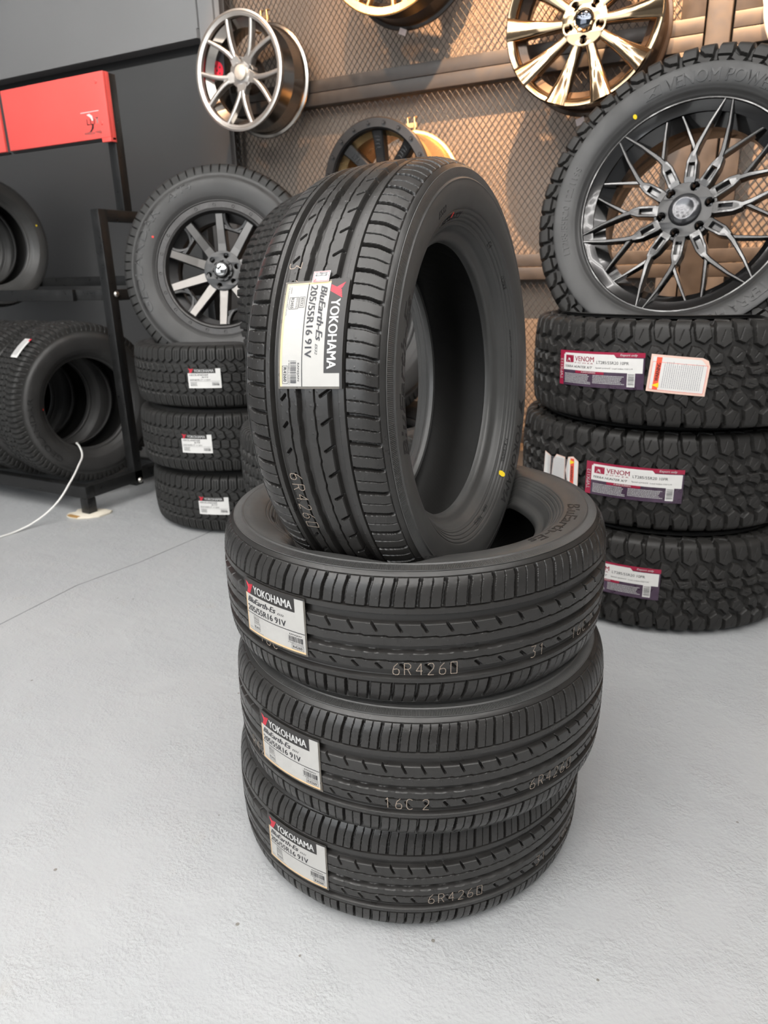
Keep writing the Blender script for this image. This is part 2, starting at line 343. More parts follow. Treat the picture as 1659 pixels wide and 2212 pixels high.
# ------------------------------------------------------------------ text
_tc = {}
def text2d(s, bold=0.0, shear=0.0):
    key = (s, bold, shear)
    if key in _tc: return _tc[key]
    cu = bpy.data.curves.new('t', 'FONT'); cu.body = s; cu.size = 1.0; cu.offset = 0.0; cu.shear = shear; cu.resolution_u = 3; cu.fill_mode = 'FRONT'
    o = bpy.data.objects.new('t', cu); COL.objects.link(o)
    me = bpy.data.meshes.new_from_object(o.evaluated_get(bpy.context.evaluated_depsgraph_get()))
    V = np.array([v.co[:] for v in me.vertices]).reshape(-1, 3)[:, :2]; F = [tuple(p.vertices) for p in me.polygons]
    bpy.data.objects.remove(o); bpy.data.curves.remove(cu); bpy.data.meshes.remove(me)
    mn = V.min(0); V = (V - mn) / (V.max(0) - mn)
    _tc[key] = (V, F); return _tc[key]
class Flat:
    """2-D shapes in (a,b) metres mapped onto a surface by fn(a,b)->xyz"""
    def __init__(s): s.V = []; s.F = []
    def poly(s, pts):
        n = len(s.V); s.V += [tuple(p) for p in pts]; s.F.append(tuple(range(n, n + len(pts)))); return s
    def rect(s, x0, y0, x1, y1, nx=1):
        xs = np.linspace(x0, x1, nx + 1)
        for i in range(nx): s.poly([(xs[i], y0), (xs[i + 1], y0), (xs[i + 1], y1), (xs[i], y1)])
        return s
    def frame(s, x0, y0, x1, y1, t):
        s.rect(x0, y0, x1, y0 + t, 6); s.rect(x0, y1 - t, x1, y1, 6); s.rect(x0, y0, x0 + t, y1); s.rect(x1 - t, y0, x1, y1); return s
    def text(s, st, x0, y0, w, h, bold=0.0, shear=0.0, rot=0):
        V, F = text2d(st, min(bold, 0.006), shear); g = (h if not rot else w) * bold * 1.1
        for k in ((-1, 0, 1) if bold > 0.012 else (0,)):
            n = len(s.V)
            for x, y in V:
                if rot == 90: s.V.append((x0 + w * (1 - y), y0 + g + (h - 2 * g) * x + k * g))
                else: s.V.append((x0 + g + (w - 2 * g) * x + k * g, y0 + h * y))
            s.F += [tuple(n + i for i in f) for f in F]
        return s
    def barcode(s, x0, y0, x1, y1, vertical=False):
        p = x0 if not vertical else y0; e = x1 if not vertical else y1; r = random.Random(3)
        while p < e:
            w = r.choice((0.0003, 0.0003, 0.0006, 0.0009)) * (1.6 if vertical else 1.0)
            if not vertical: s.rect(p, y0, min(p + w, e), y1)
            else: s.rect(x0, p, x1, min(p + w, e))
            p += w + r.choice((0.0003, 0.0006, 0.0009)) * (1.6 if vertical else 1.0)
        return s
    def lines(s, x0, y0, x1, y1, n, t=0.4, vertical=False, seed=1):
        """rows of small print: short word-like strokes"""
        r = random.Random(seed); d = ((y1 - y0) if not vertical else (x1 - x0)) / n
        for i in range(n):
            p = x0 if not vertical else y0; e = (x1 if not vertical else y1) - r.random() * 0.12 * ((x1 - x0) if not vertical else (y1 - y0))
            while p < e:
                L = min(e - p, r.uniform(0.002, 0.006))
                if not vertical: s.rect(p, y1 - (i + 0.7) * d, p + L, y1 - (i + 0.7 - t) * d)
                else: s.rect(x0 + (i + 0.3) * d, p, x0 + (i + 0.3 + t) * d, p + L)
                p += L + 0.0009
        return s
    def build(s, name, fn, h, mt, parent, **props):
        V = [fn(a, b, h) for a, b in s.V]
        return link(name, mesh_py(name, V, s.F), mt, parent, **props)
def on_tread(R, th0, z0):
    """(a,b) -> tyre local point on the crown: a runs round the tyre, b across it (text centre at th0,z0)"""
    t0 = math.radians(th0)
    def fn(a, b, h): 
        th = t0 + a / R; r = R + h
        return (r * math.cos(th), r * math.sin(th), z0 + b)
    return fn
def on_side(zfun, th0, r0, sign=1):
    t0 = math.radians(th0)
    def fn(a, b, h):
        r = r0 + b; th = t0 - sign * a / r0
        return (r * math.cos(th), r * math.sin(th), sign * (zfun(r) + h))
    return fn
def raised(flat, name, fn, h, mt, parent, base=-0.0004):
    """lettering with side walls: outline edges extruded down"""
    top = [fn(a, b, h) for a, b in flat.V]; bot = [fn(a, b, base) for a, b in flat.V]; n = len(top)
    from collections import Counter
    c = Counter(); 
    for f in flat.F:
        for i in range(len(f)): c[frozenset((f[i], f[(i + 1) % len(f)]))] += 1
    F = list(flat.F)
    for f in flat.F:
        for i in range(len(f)):
            a, b = f[i], f[(i + 1) % len(f)]
            if c[frozenset((a, b))] == 1: F.append((a, n + a, n + b, b))
    return link(name, mesh_py(name, top + bot, F), mt, parent)

# ------------------------------------------------------------------ tyres
def resample(pts, step):
    P = np.array(pts, float); out = []
    n = len(P)
    for i in range(n - 1):
        p0, p1, p2, p3 = P[max(i - 1, 0)], P[i], P[i + 1], P[min(i + 2, n - 1)]
        k = max(2, int(np.hypot(*(p2 - p1)) / (step * 0.25)))
        for t in np.linspace(0, 1, k, endpoint=False):
            # centripetal-ish cardinal with reduced tension (no overshoot)
            m1, m2 = 0.5 * (p2 - p0), 0.5 * (p3 - p1); L = np.hypot(*(p2 - p1))
            for mm in (m1, m2):
                q = np.hypot(*mm)
                if q > L: mm *= L / q
            h = np.array([2*t**3-3*t*t+1, t**3-2*t*t+t, -2*t**3+3*t*t, t**3-t*t])
            out.append(h[0]*p1 + h[1]*m1 + h[2]*p2 + h[3]*m2)
    out.append(P[-1]); out = np.array(out)
    d = np.r_[0, np.cumsum(np.hypot(*np.diff(out, axis=0).T))]
    return out, d
def smooth01(x): return np.clip(x, 0, 1)
def groove(dist, hw, D, ramp):
    """depth of a groove of half width hw around dist==0"""
    return D * smooth01((hw - np.abs(dist)) / ramp + 0.5)
def seg_dist(S_, T_, s0, t0, s1, t1):
    ds, dt = s1 - s0, t1 - t0; L2 = ds * ds + dt * dt
    u = np.clip(((S_ - s0) * ds + (T_ - t0) * dt) / L2, 0, 1)
    return np.hypot(S_ - s0 - u * ds, T_ - t0 - u * dt)
def poly_sd(X, Y, poly):
    """signed distance, negative inside"""
    d = np.full(X.shape, 1e9); ins = np.zeros(X.shape, bool); n = len(poly)
    for i in range(n):
        x0, y0 = poly[i]; x1, y1 = poly[(i + 1) % n]
        d = np.minimum(d, seg_dist(X, Y, x0, y0, x1, y1))
        c = ((y0 > Y) != (y1 > Y)) & (X < (x1 - x0) * (Y - y0) / ((y1 - y0) if y1 != y0 else 1e-12) + x0)
        ins ^= c
    return np.where(ins, -d, d)
def make_tread(name, half, n_pitch, rows, step, depth, warp=None):
    """half: (r,z) from crown to edge. depth(S,T,P)->depth for one pitch tile"""
    pts, d = resample(half, step); L = d[-1]; nc = int(2 * L / step) | 1
    s = np.linspace(-L, L, nc); r = np.interp(np.abs(s), d, pts[:, 0]); z = np.interp(np.abs(s), d, pts[:, 1]) * np.sign(s)
    dr = np.gradient(r, s); dz = np.gradient(z, s); nr, nz = dz, -dr; q = np.hypot(nr, nz); nr, nz = nr / q, nz / q
    R = half[0][0]; Pm = 2 * PI * R / n_pitch; T = np.arange(rows) / rows * Pm
    Sg, Tg = np.meshgrid(s, T); D = depth(Sg, Tg, Pm)
    n = n_pitch * rows; D = np.tile(D, (n_pitch, 1))
    ph = np.arange(n) / n * 2 * PI; th = ph + (warp[0] * np.sin(ph - warp[1]) if warp else 0)
    rr = r[None] - D * nr[None]; zz = z[None] - D * nz[None]
    V = np.stack([rr * np.cos(th)[:, None], rr * np.sin(th)[:, None], zz], -1).reshape(-1, 3)
    i = np.arange(n)[:, None]; j = np.arange(nc - 1)[None]; a = i * nc + j; b = ((i + 1) % n) * nc + j
    F = np.stack([a, b, b + 1, a + 1], -1).reshape(-1, 4)
    return mesh_np(name, V, F, True, 38)
def revolve(name, prof, n=240, uvy='r', ang=40):
    P = np.array(prof); k = len(P); th = np.arange(n + 1) / n * 2 * PI
    V = np.stack([P[None, :, 0] * np.cos(th)[:, None], P[None, :, 0] * np.sin(th)[:, None], np.broadcast_to(P[None, :, 1], (n + 1, k))], -1).reshape(-1, 3)
    uv = np.stack([np.broadcast_to((th / 2 / PI)[:, None], (n + 1, k)), np.broadcast_to(P[None, :, 0 if uvy == 'r' else 1], (n + 1, k))], -1).reshape(-1, 2)
    i = np.arange(n)[:, None]; j = np.arange(k - 1)[None]; a = i * k + j
    F = np.stack([a, a + k, a + k + 1, a + 1], -1).reshape(-1, 4)
    return mesh_np(name, V, F, True, ang, uv)
def dense(prof, step=0.002):
    pts, d = resample(prof, step); n = max(4, int(d[-1] / step)); q = np.linspace(0, d[-1], n)
    return [(float(np.interp(x, d, pts[:, 0])), float(np.interp(x, d, pts[:, 1]))) for x in q]
def ridge(prof, r0, w, h):
    """raise (h>0) a thin concentric line at radius r0 on a +z sidewall profile"""
    out = []
    for r, z in prof: out.append((r, z + h * math.exp(-((r - r0) / w) ** 2)))
    return out
def side_z(prof):
    rs = np.array([p[0] for p in prof]); zs = np.array([p[1] for p in prof]); o = np.argsort(rs)
    return lambda r: float(np.interp(r, rs[o], zs[o]))
class Tyre:
    """prototype: list of (part name, mesh, material, lettering side) that instances link"""
    def __init__(s): s.parts = []
    def place(s, root, skip=()):
        out = {}
        for n, me, mt in s.parts:
            if n in skip: continue
            o = link(n, me, mt, root); out.setdefault(n, []).append(o)
        return out

# ---- touring tyre 205/55R16
T_R = 0.316
tour_half = [(0.316, 0), (0.3157, 0.02), (0.3150, 0.042), (0.3138, 0.058), (0.3118, 0.071), (0.3085, 0.0815), (0.3040, 0.0895), (0.2995, 0.0950), (0.2965, 0.0978)]
tour_side = [(0.2965, 0.0978), (0.2955, 0.0992), (0.2900, 0.1006), (0.2835, 0.1018), (0.2822, 0.1028), (0.2805, 0.1031), (0.2700, 0.1036), (0.2580, 0.1022), (0.2450, 0.0985), (0.2340, 0.0905), (0.2250, 0.0815), (0.2200, 0.0745), (0.2165, 0.0690), (0.2120, 0.0660), (0.2065, 0.0630), (0.2035, 0.0590), (0.2028, 0.0540), (0.2030, 0.0500)]
tour_liner = [(0.2030, 0.050), (0.2045, 0.0475), (0.2120, 0.0500), (0.2250, 0.0650), (0.2400, 0.0820), (0.2600, 0.0930), (0.2800, 0.0930), (0.2940, 0.0830), (0.3010, 0.0600), (0.3025, 0.0300), (0.3030, 0.0)]
tour_liner = tour_liner + [(r, -z) for r, z in tour_liner[-2::-1]]
def tour_depth(S_, T_, P):
    D = np.zeros_like(S_); s = S_ - 0.0; ramp = 0.0010
    jog = np.where((T_ / P) % 1.0 < 0.86, 0.0, 1.0); zz = 0.0006 * (np.minimum((T_ / P) % 1.0, 0.86) / 0.86 - 0.5) * 2
    zz = np.where((T_ / P) % 1.0 > 0.86, 0.0006 * (1 - 2 * (((T_ / P) % 1.0) - 0.86) / 0.14), zz)
    # main grooves (right, centre, left)
    D = np.maximum(D, groove(s - 0.0385, 0.0060, 0.0072, 0.0022))
    wv = 0.0003 * np.sin(2 * PI * T_ / P)
    D = np.maximum(D, groove(s + 0.0055 + wv, 0.0046, 0.0072, 0.0030))
    D = np.maximum(D, groove(s + 0.0425, 0.0060, 0.0072, 0.0022))
    # thin circumferential cuts
    for c, z_ in ((0.0545, 0.0), (0.0135, 1.0), (-0.0225, 1.0), (-0.0575, 0.0)):
        D = np.maximum(D, groove(s - c - z_ * zz, 0.00075, 0.0045, 0.0009))
    # notches in the two ribs, one per pitch, slanted and open to the groove on one side
    for k in (-1, 0, 1):
        o = k * P
        D = np.maximum(D, groove(seg_dist(s, T_, 0.0325, o + 0.30 * P, 0.0215, o + 0.50 * P), 0.0013, 0.0058, 0.0011))
        D = np.maximum(D, groove(seg_dist(s, T_, -0.0365, o + 0.74 * P, -0.0275, o + 0.46 * P), 0.0013, 0.0058, 0.0011))
    # shoulders: wide lateral groove + thin sipe per pitch
    for sg in (1, -1):
        a = (sg * s - 0.0555) if sg > 0 else (sg * s - 0.0585)
        u = np.clip(a / 0.045, 0, 1)
        bend = 0.0042 * u + 0.0016 * (3 * np.clip((u - 0.4) / 0.35, 0, 1) ** 2 - 2 * np.clip((u - 0.4) / 0.35, 0, 1) ** 3)
        tc = T_ - sg * bend
        on = smooth01(a / 0.0008 + 0.5) * smooth01((0.0405 - a) / 0.006)
        for off, hw, dp in ((0.12, 0.00185, 0.0064), (0.62, 0.00040, 0.0032)):
            dd = (tc / P - off + 0.5) % 1.0 - 0.5
            D = np.maximum(D, on * groove(dd * P, hw, dp, 0.0016 if off < 0.5 else 0.0012))
        # rim-ward ledge
        D = np.maximum(D, groove(a - 0.0395, 0.0005, 0.0012, 0.0008))
    # moulding vent nubs
    for c in (0.0465, 0.0335, 0.0175, 0.0085, -0.0125, -0.0265, -0.0335, -0.0515, 0.0585, 0.0660, 0.0765, 0.0855, -0.0615, -0.0700, -0.0800, -0.0870):
        for off in (0.02, 0.52):
            t_ = (off + 0.37 * (c * 1000 % 3) / 3) * P
            dd = ((T_ - t_) / P + 0.5) % 1.0 - 0.5
            rr = np.hypot(s - c, dd * P); D = np.where(D < 0.0003, D - 0.0005 * np.exp(-(rr / 0.0008) ** 2), D)
    return D
tour_tread = make_tread('tread', tour_half, 66, 44, 0.00075, tour_depth, (0.13, math.radians(150)))
sd = dense(tour_side, 0.0008)
for r0, h in ((0.2290, -0.0012), (0.2335, -0.0012), (0.2385, -0.0012), (0.2440, -0.0012), (0.2243, 0.0006), (0.2815, 0.0006), (0.2962, 0.0008)): sd = ridge(sd, r0, 0.0007, h)
tour_zf = side_z(sd)
TOUR = Tyre(); TOUR.parts = [('tread', tour_tread, M_tread), ('sidewall', revolve('sidewall', sd, 288), M_side), ('sidewall', revolve('sidewall', [(r, -z) for r, z in sd], 288), M_side), ('inner_liner', revolve('inner_liner', dense(tour_liner, 0.004), 180, 'z'), M_liner)]

def digits_strokes(ch):
    G = {'0': [[(0,0),(1,0),(1,2),(0,2),(0,0)]], '1': [[(0.2,1.6),(0.5,2),(0.5,0)]], '2': [[(0,1.7),(0.3,2),(0.8,2),(1,1.6),(0.9,1.1),(0,0),(1,0)]], '3': [[(0,2),(1,2),(0.45,1.15),(0.9,0.9),(0.9,0.2),(0.5,0),(0,0.1)]],
         '4': [[(0.8,0),(0.8,2),(0,0.7),(1.05,0.7)]], '6': [[(0.8,2),(0.2,1.4),(0,0.7),(0,0.2),(0.3,0),(0.8,0),(1,0.3),(1,0.8),(0.7,1.05),(0.1,0.9)]], 'R': [[(0,0),(0,2),(0.7,2),(1,1.7),(1,1.3),(0.7,1.0),(0,1.0)],[(0.5,1.0),(1,0)]], 'C': [[(1,1.8),(0.7,2),(0.3,2),(0,1.6),(0,0.4),(0.3,0),(0.7,0),(1,0.2)]]}
    return G[ch]
def stamped_code(items, parent, sc=0.0088):
    """items: (text, theta of its start, z of its baseline); dashed dot-matrix strokes lying on the tread"""
    fl = []
    def surf(a, b, th0, z0):
        th = math.radians(th0) + a / T_R; z = z0 + b
        return th, z
    for st, th0, z0 in items:
        V = []; F = []
        x = 0.0
        for ch in st:
            if ch != ' ':
                for pl in digits_strokes(ch):
                    for (x0, y0), (x1, y1) in zip(pl, pl[1:]):
                        L = math.hypot(x1 - x0, y1 - y0) * sc; k = max(1, int(L / 0.0017))
                        for i in range(k):
                            p = []
                            for t in (i / k + 0.08 / k, (i + 0.82) / k): p.append(((x + x0 * sc * 0.95) + (x1 - x0) * sc * 0.95 * t, (y0 + (y1 - y0) * t) * sc))
                            (ax, ay), (bx, by) = p; l = math.hypot(bx - ax, by - ay) or 1; nx, ny = -(by - ay) / l * 0.00055, (bx - ax) / l * 0.00055
                            n = len(V)
                            for qx, qy in ((ax + nx, ay + ny), (bx + nx, by + ny), (bx - nx, by - ny), (ax - nx, ay - ny)):
                                th, z = surf(qx, qy, th0, z0); r = T_R + 0.0004
                                r = float(np.interp(abs(z), [p_[1] for p_ in tour_half], [p_[0] for p_ in tour_half])) + 0.00035
                                V.append((r * math.cos(th), r * math.sin(th), z))
                            F.append((n, n + 1, n + 2, n + 3))
            x += sc * 1.75 if ch != ' ' else sc * 0.8
        link('stamped_code', mesh_py('stamped_code', V, F), M_code, parent, label='tan dot-matrix code stamped on the tread')
def red_y(fl, x, y, w, h, flipx=False):
    P = lambda pts: fl.poly([(x + w * a, y + h * b) for a, b in pts])
    P([(0.0, 1.0), (0.36, 0.80), (0.42, 0.60), (0.30, 0.40)])
    for i in range(5):
        t, o = 0.45 + 0.115 * i, 0.10 + 0.088 * i
        P([(t, 0.78 + 0.028 * i), (t + 0.080, 0.80 + 0.028 * i), (o + 0.075, 0.0), (o, 0.0)])
def touring_label(root, th0, z0):
    fn = on_tread(T_R, th0, z0); w, h = 0.128, 0.088; x0, y0, x1, y1 = -w / 2, -h / 2, w / 2, h / 2
    # film edge first, paper above it
    st = Flat().rect(x0, y0, x1, y1, 20).build('label_sticker', fn, 0.0009, M_paper_edge, root)
    def paper_h(a, b): return 0
    e = 0.0028
    Flat().rect(x0 + e, y0 + e, x1 - e, y1 - 0.001, 20).build('label_paper', fn, 0.0012, M_paper, st)
    Flat().rect(x0 + e, y0 + e, x1 - e, y0 + 0.0055, 20).rect(x0 + e, y0 + 0.0055, x0 + 0.0050, y1 - 0.024).build('tan_edge', fn, 0.00135, M_tan, st)
    Flat().rect(x0, y1 - 0.0245, x1 - 0.018, y1, 18).rect(x1 - 0.018, y1 - 0.0035, x1, y1, 3).build('header_band', fn, 0.0014, M_header, st)
    red = Flat(); red_y(red, x0 + 0.005, y1 - 0.0235, 0.019, 0.0185); red.build('red_emblem', fn, 0.0016, M_red_ink, st)
    Flat().text('YOKOHAMA', x0 + 0.0245, y1 - 0.0205, 0.081, 0.0122, bold=0.032).build('white_lettering', fn, 0.0016, M_white_ink, st)
    k = Flat()
    k.text('BluEarth-Es', x0 + 0.0075, y1 - 0.0370, 0.066, 0.0088, bold=0.05, shear=0.35).text('ES32', x0 + 0.0765, y1 - 0.0370, 0.0125, 0.0032, bold=0.01, shear=0.35)
    k.text('205/55R16 91V', x0 + 0.0065, y1 - 0.0510, 0.086, 0.0092, bold=0.034)
    k.rect(x0 + e + 0.001, y0 + 0.0330, x1 - e, y0 + 0.0340, 20)
    k.frame(x0 + 0.0200, y0 + 0.0235, x0 + 0.0330, y0 + 0.0310, 0.0004).text('ES32', x0 + 0.0215, y0 + 0.0255, 0.010, 0.0036)
    k.frame(x0 + 0.0200, y0 + 0.0095, x0 + 0.0345, y0 + 0.0225, 0.0004).text('ARTICLE NO', x0 + 0.0210, y0 + 0.0190, 0.0125, 0.0018).text('R2455', x0 + 0.0210, y0 + 0.0118, 0.0125, 0.0040, bold=0.01)
    k.text('DOLRZ', x0 + 0.0075, y0 + 0.0095, 0.008, 0.0015).text('THE YOKOHAMA RUBBER CO.,LTD.', x0 + 0.0065, y0 + 0.0062, 0.036, 0.0013)
    k.text('EAN/JAN', x1 - 0.0300, y0 + 0.0270, 0.021, 0.0028, bold=0.015).barcode(x1 - 0.0325, y0 + 0.0175, x1 - 0.0065, y0 + 0.0258).text('4 968814 925581', x1 - 0.0335, y0 + 0.0150, 0.028, 0.0014)
    k.frame(x1 - 0.0270, y0 + 0.0062, x1 - 0.0060, y0 + 0.0138, 0.0004).text('R4260', x1 - 0.0250, y0 + 0.0080, 0.0165, 0.0040, bold=0.02)
    k.build('black_lettering', fn, 0.0016, M_ink, st)
    # creases of the film
    return st
def side_print(root, zf, items, mt, h=0.0005, name='sidewall_lettering', sign=1):
    """items: (text, theta start deg, r of baseline, width, height, bold, shear); one mesh per word group"""
    for st, th, r0, w, hh, bo, sh in items:
        raised(Flat().text(st, 0, 0, w, hh, bo, sh), name, on_side(zf, th, r0, sign), h, mt, root, -0.0003)
def paint_dot(root, zf, th, r, rad, mt, label, sign=1, ring=False):
    a0 = math.radians(th); z = sign * (zf(r) + 0.0006)
    V = [(r * math.cos(a0) + rad * math.cos(t), r * math.sin(a0) + rad * math.sin(t), sign * (zf(math.hypot(r * math.cos(a0) + rad * math.cos(t), r * math.sin(a0) + rad * math.sin(t))) + 0.0018)) for t in np.linspace(0, 2 * PI, 14, endpoint=False)]
    return link('paint_dot', mesh_py('paint_dot', V, [tuple(range(14))]), mt, root, label=label)

def frame(az, el, c):
    """matrix whose local Z is the wheel axis: azimuth from -Y toward +X, el tilts it up"""
    a = Vector((math.sin(az) * math.cos(el), -math.cos(az) * math.cos(el), math.sin(el)))
    x = Vector((0, 0, 1)).cross(a).normalized(); y = a.cross(x)
    M = Matrix((x, y, a)).transposed().to_4x4(); M.translation = c
    return M
def flatM(x, y, z, rot=0.0): return Matrix.Translation((x, y, z)) @ Matrix.Rotation(math.radians(rot), 4, 'Z')
def press(objs, M_obj, M_in, R, hw, n_ring):
    """push the vertices of a lying tyre down where a standing tyre (matrix M_in, radius R, half width hw) sits in it"""
    inv = M_in.inverted(); A = np.array(M_obj); B = np.array(inv)
    for o in objs:
        me = o.data.copy(); o.data = me; n = len(me.vertices); V = np.empty(n * 3, np.float32); me.vertices.foreach_get('co', V); V = V.reshape(-1, 3)
        Wd = V @ A[:3, :3].T + A[:3, 3]; dz = np.zeros(n)
        for it in range(60):
            L = (Wd - np.array([0, 0, 1]) * dz[:, None]) @ B[:3, :3].T + B[:3, 3]
            q = np.abs(L[:, 2]); Rl = R - 0.028 * np.clip((q - hw * 0.70) / (hw * 0.30), 0, 1) ** 2
            bad = (q < hw + 0.006) & (np.hypot(L[:, 0], L[:, 1]) < Rl + 0.004)
            if not bad.any(): break
            dz[bad] += 0.004
        k = n // n_ring; G = dz.reshape(n_ring, k)[:-1]
        for it in range(6):
            sm = (np.roll(G, 1, 0) + np.roll(G, -1, 0) + 2 * G) / 4; G = np.maximum(G, sm)
        G = np.vstack([G, G[:1]]); Wd[:, 2] -= G.ravel()
        Ai = np.linalg.inv(A); V2 = Wd @ Ai[:3, :3].T + Ai[:3, 3]
        me.vertices.foreach_set('co', V2.astype(np.float32).ravel()); me.update()

# main stack
GT = 'road tyres of the front pile'
def side_art(root, both=(1, -1)):
    for sg in both:
        it = [('YOKOHAMA', -24, 0.2520, 0.162, 0.0175, 0.02, 0), ('BluEarth-Es', 192, 0.2515, 0.19, 0.0190, 0.02, 0.3), ('205/55R16 91V', 112, 0.2325, 0.074, 0.0080, 0.01, 0),
              ('TUBELESS', -78, 0.2300, 0.030, 0.0055, 0, 0), ('RADIAL', -70, 0.2300, 0.020, 0.005, 0, 0), ('E4', 60, 0.2300, 0.012, 0.006, 0, 0), ('YOKOHAMA', -33, 0.2310, 0.045, 0.0060, 0, 0.2), ('ES32', 118, 0.2530, 0.03, 0.008, 0, 0.3),
              ('MAX LOAD 615 kg (1356 LBS) MAX PRESS 340 kPa', 15, 0.2315, 0.085, 0.0030, 0, 0), ('OUTSIDE', 40, 0.2320, 0.026, 0.005, 0, 0)]
        side_print(root, tour_zf, it, M_letter_dark, 0.00045, 'sidewall_lettering', sg)
        em = Flat(); red_y(em, 0, 0, 0.028, 0.0185); raised(em, 'moulded_emblem', on_side(tour_zf, -14.5, 0.2520, sg), 0.00045, M_letter_dark, root, -0.0003)
def lying(x, y, z, rot, label, codes, art=False, lab=None):
    t = thing('road_tyre', label, 'tyre', flatM(x, y, z, rot), GT); p = TOUR.place(t)
    if art: side_art(t, (1,))
    touring_label(t, lab[0] - rot, lab[1]); stamped_code([(c, th - rot, zz) for c, th, zz in codes], t)
    return t, p
Z0 = 0.1042; PIT = 0.2076
lying(0, 0, Z0, 0, 'lowest road tyre of the front stack, standing on the grey floor', [('6R4260', -59.1, -0.0375), ('31', -24, -0.0375), ('16C 2', -12, -0.0375), ('2', -93, -0.0375)], lab=(-99.5, 0.0055))
lying(0.0315, -0.0193, Z0 + PIT, 0, 'middle road tyre of the front stack, stamped 16C 2 below centre', [('16C 2', -74, -0.0390), ('6R4260', -34.9, -0.0390), ('31', -95, -0.0390), ('R4260', -122, -0.0390)], lab=(-103, 0.0065))
t3, p3 = lying(0.0173, -0.0065, Z0 + 2 * PIT, -175, 'top lying tyre of the front stack, holding the upright tyre', [('6R4260', -70, -0.0425), ('31', -34.5, -0.0425), ('16C 2', -19, -0.0425), ('16C', -110, -0.0425)], art=True, lab=(-103.8, 0.0085))
M_main = frame(1.5908, 0.0479, (0.0241, -0.0165, 0.8154))
press(p3['sidewall'][:1], t3.matrix_world, M_main, T_R, 0.107, 289)
press(p3['inner_liner'], t3.matrix_world, M_main, T_R, 0.107, 181)
up = thing('road_tyre', 'upright road tyre leaning in the hole of the front stack', 'tyre', M_main, GT)
TOUR.place(up); side_art(up, (1,))
touring_label(up, 161.4, 0.0085)
stamped_code([('6R4260', -167.5, -0.0375), ('3 1', 145, -0.0375)], up)
pr = on_tread(T_R, 149.2, 0.0130)
ps = Flat().rect(-0.0075, -0.0115, 0.0065, 0.0115, 4).build('price_sticker', pr, 0.0022, M_white_ink, up, label='small white price sticker with red border')
Flat().frame(-0.0067, -0.0105, 0.0057, 0.0105, 0.0005).text('S', 0.002, -0.009, 0.003, 0.003).build('red_border', pr, 0.0025, M_red_ink, ps)
Flat().text('439 .530', -0.0055, -0.0085, 0.0045, 0.0165, rot=0).build('handwriting', pr, 0.0025, M_ink, ps)
paint_dot(up, tour_zf, 104, 0.2400, 0.0035, M_redpaint, 'red paint smear on the sidewall')
paint_dot(up, tour_zf, -50, 0.2370, 0.0055, M_yellow, 'yellow paint dot on the sidewall')

# ---- off-road tyres
def offroad_profiles(R, Wd, rb, a, lug=0.045):
    h = Wd / 2; s = R - rb
    half = [(R, 0), (R - 0.0008, 0.4 * a), (R - 0.0035, 0.75 * a), (R - 0.0075, 0.95 * a), (R - 0.0125, a + 0.003), (R - 0.022, a + 0.0085), (R - lug, min(h - 0.006, a + 0.0125))]
    e = half[-1]
    side = [e, (R - lug - 0.008, e[1] + 0.0012), (rb + 0.60 * s, h - 0.001), (rb + 0.45 * s, h - 0.002), (rb + 0.28 * s, h * 0.93), (rb + 0.16 * s, h * 0.82), (rb + 0.10 * s, h * 0.74), (rb + 0.07 * s, h * 0.70), (rb + 0.02, h * 0.685), (rb + 0.006, h * 0.66), (rb, h * 0.60), (rb, h * 0.52)]
    liner = [(rb, h * 0.52), (rb + 0.004, h * 0.48), (rb + 0.02, h * 0.56), (rb + 0.3 * s, h * 0.80), (rb + 0.6 * s, h * 0.88), (R - 0.05, h * 0.84), (R - 0.028, h * 0.66), (R - 0.024, h * 0.3), (R - 0.024, 0)]
    return half, side, liner + [(r, -z) for r, z in liner[-2::-1]]
def blocks_depth(polys, D, ramp, sip=None, edge=None):
    """polys: (tau,s_mm) outlines, blocks stand proud; everything else is groove"""
    def fn(S_, T_, P):
        m = np.full(S_.shape, 1e9)
        for pl in polys:
            for k in (-2, -1, 0, 1, 2):
                q = [(s / 1000, (t + k) * P) for t, s in pl]
                if min(y for _, y in q) > P * 1.3 or max(y for _, y in q) < -P * 0.3: continue
                m = np.minimum(m, poly_sd(S_, T_, q))
        dep = D * smooth01(m / ramp + 0.35)
        if sip is not None:
            for (t0, s0, t1, s1) in sip:
                for k in (-1, 0, 1):
                    g = groove(seg_dist(S_, T_, s0 / 1000, (t0 + k) * P, s1 / 1000, (t1 + k) * P), 0.0006, 0.0028, 0.0014); dep = np.maximum(dep, g)
        if edge is not None: dep = dep * smooth01((edge[1] / 1000 - np.abs(S_)) / ((edge[1] - edge[0]) / 1000))
        return dep
    return fn
def mir(polys): return [[(0.5 - t, -s) for t, s in p] for p in polys]
# all-terrain, hexagonal centre blocks and house-shaped shoulder blocks
at_sh = [[(0.07, 150), (0.93, 150), (0.93, 72), (0.72, 65), (0.5, 61), (0.28, 65), (0.07, 72)]]
at_mid = [[(0.02, 50), (0.42, 58), (0.86, 52), (1.10, 27), (0.72, 20), (0.28, 26)]]
at_c = [[(0.06, 13), (0.5, 20), (0.94, 13), (0.96, -13), (0.5, -20), (0.04, -13)]]
at_polys = at_sh + at_mid + [[(t + 0.5, s) for t, s in p] for p in at_c] + mir(at_sh) + mir(at_mid)
at_sip = [(0.36, 72, 0.36, 108), (0.64, 72, 0.64, 108), (0.14, -72, 0.14, -108), (-0.14, -72, -0.14, -108), (0.30, 38, 0.75, 42), (0.2, -38, -0.25, -42), (0.75, 2, 1.2, -2)]
AT_R = 0.388
half, side, liner = offroad_profiles(AT_R, 0.262, 0.216, 0.108)
at_zf = side_z(dense(side)); 
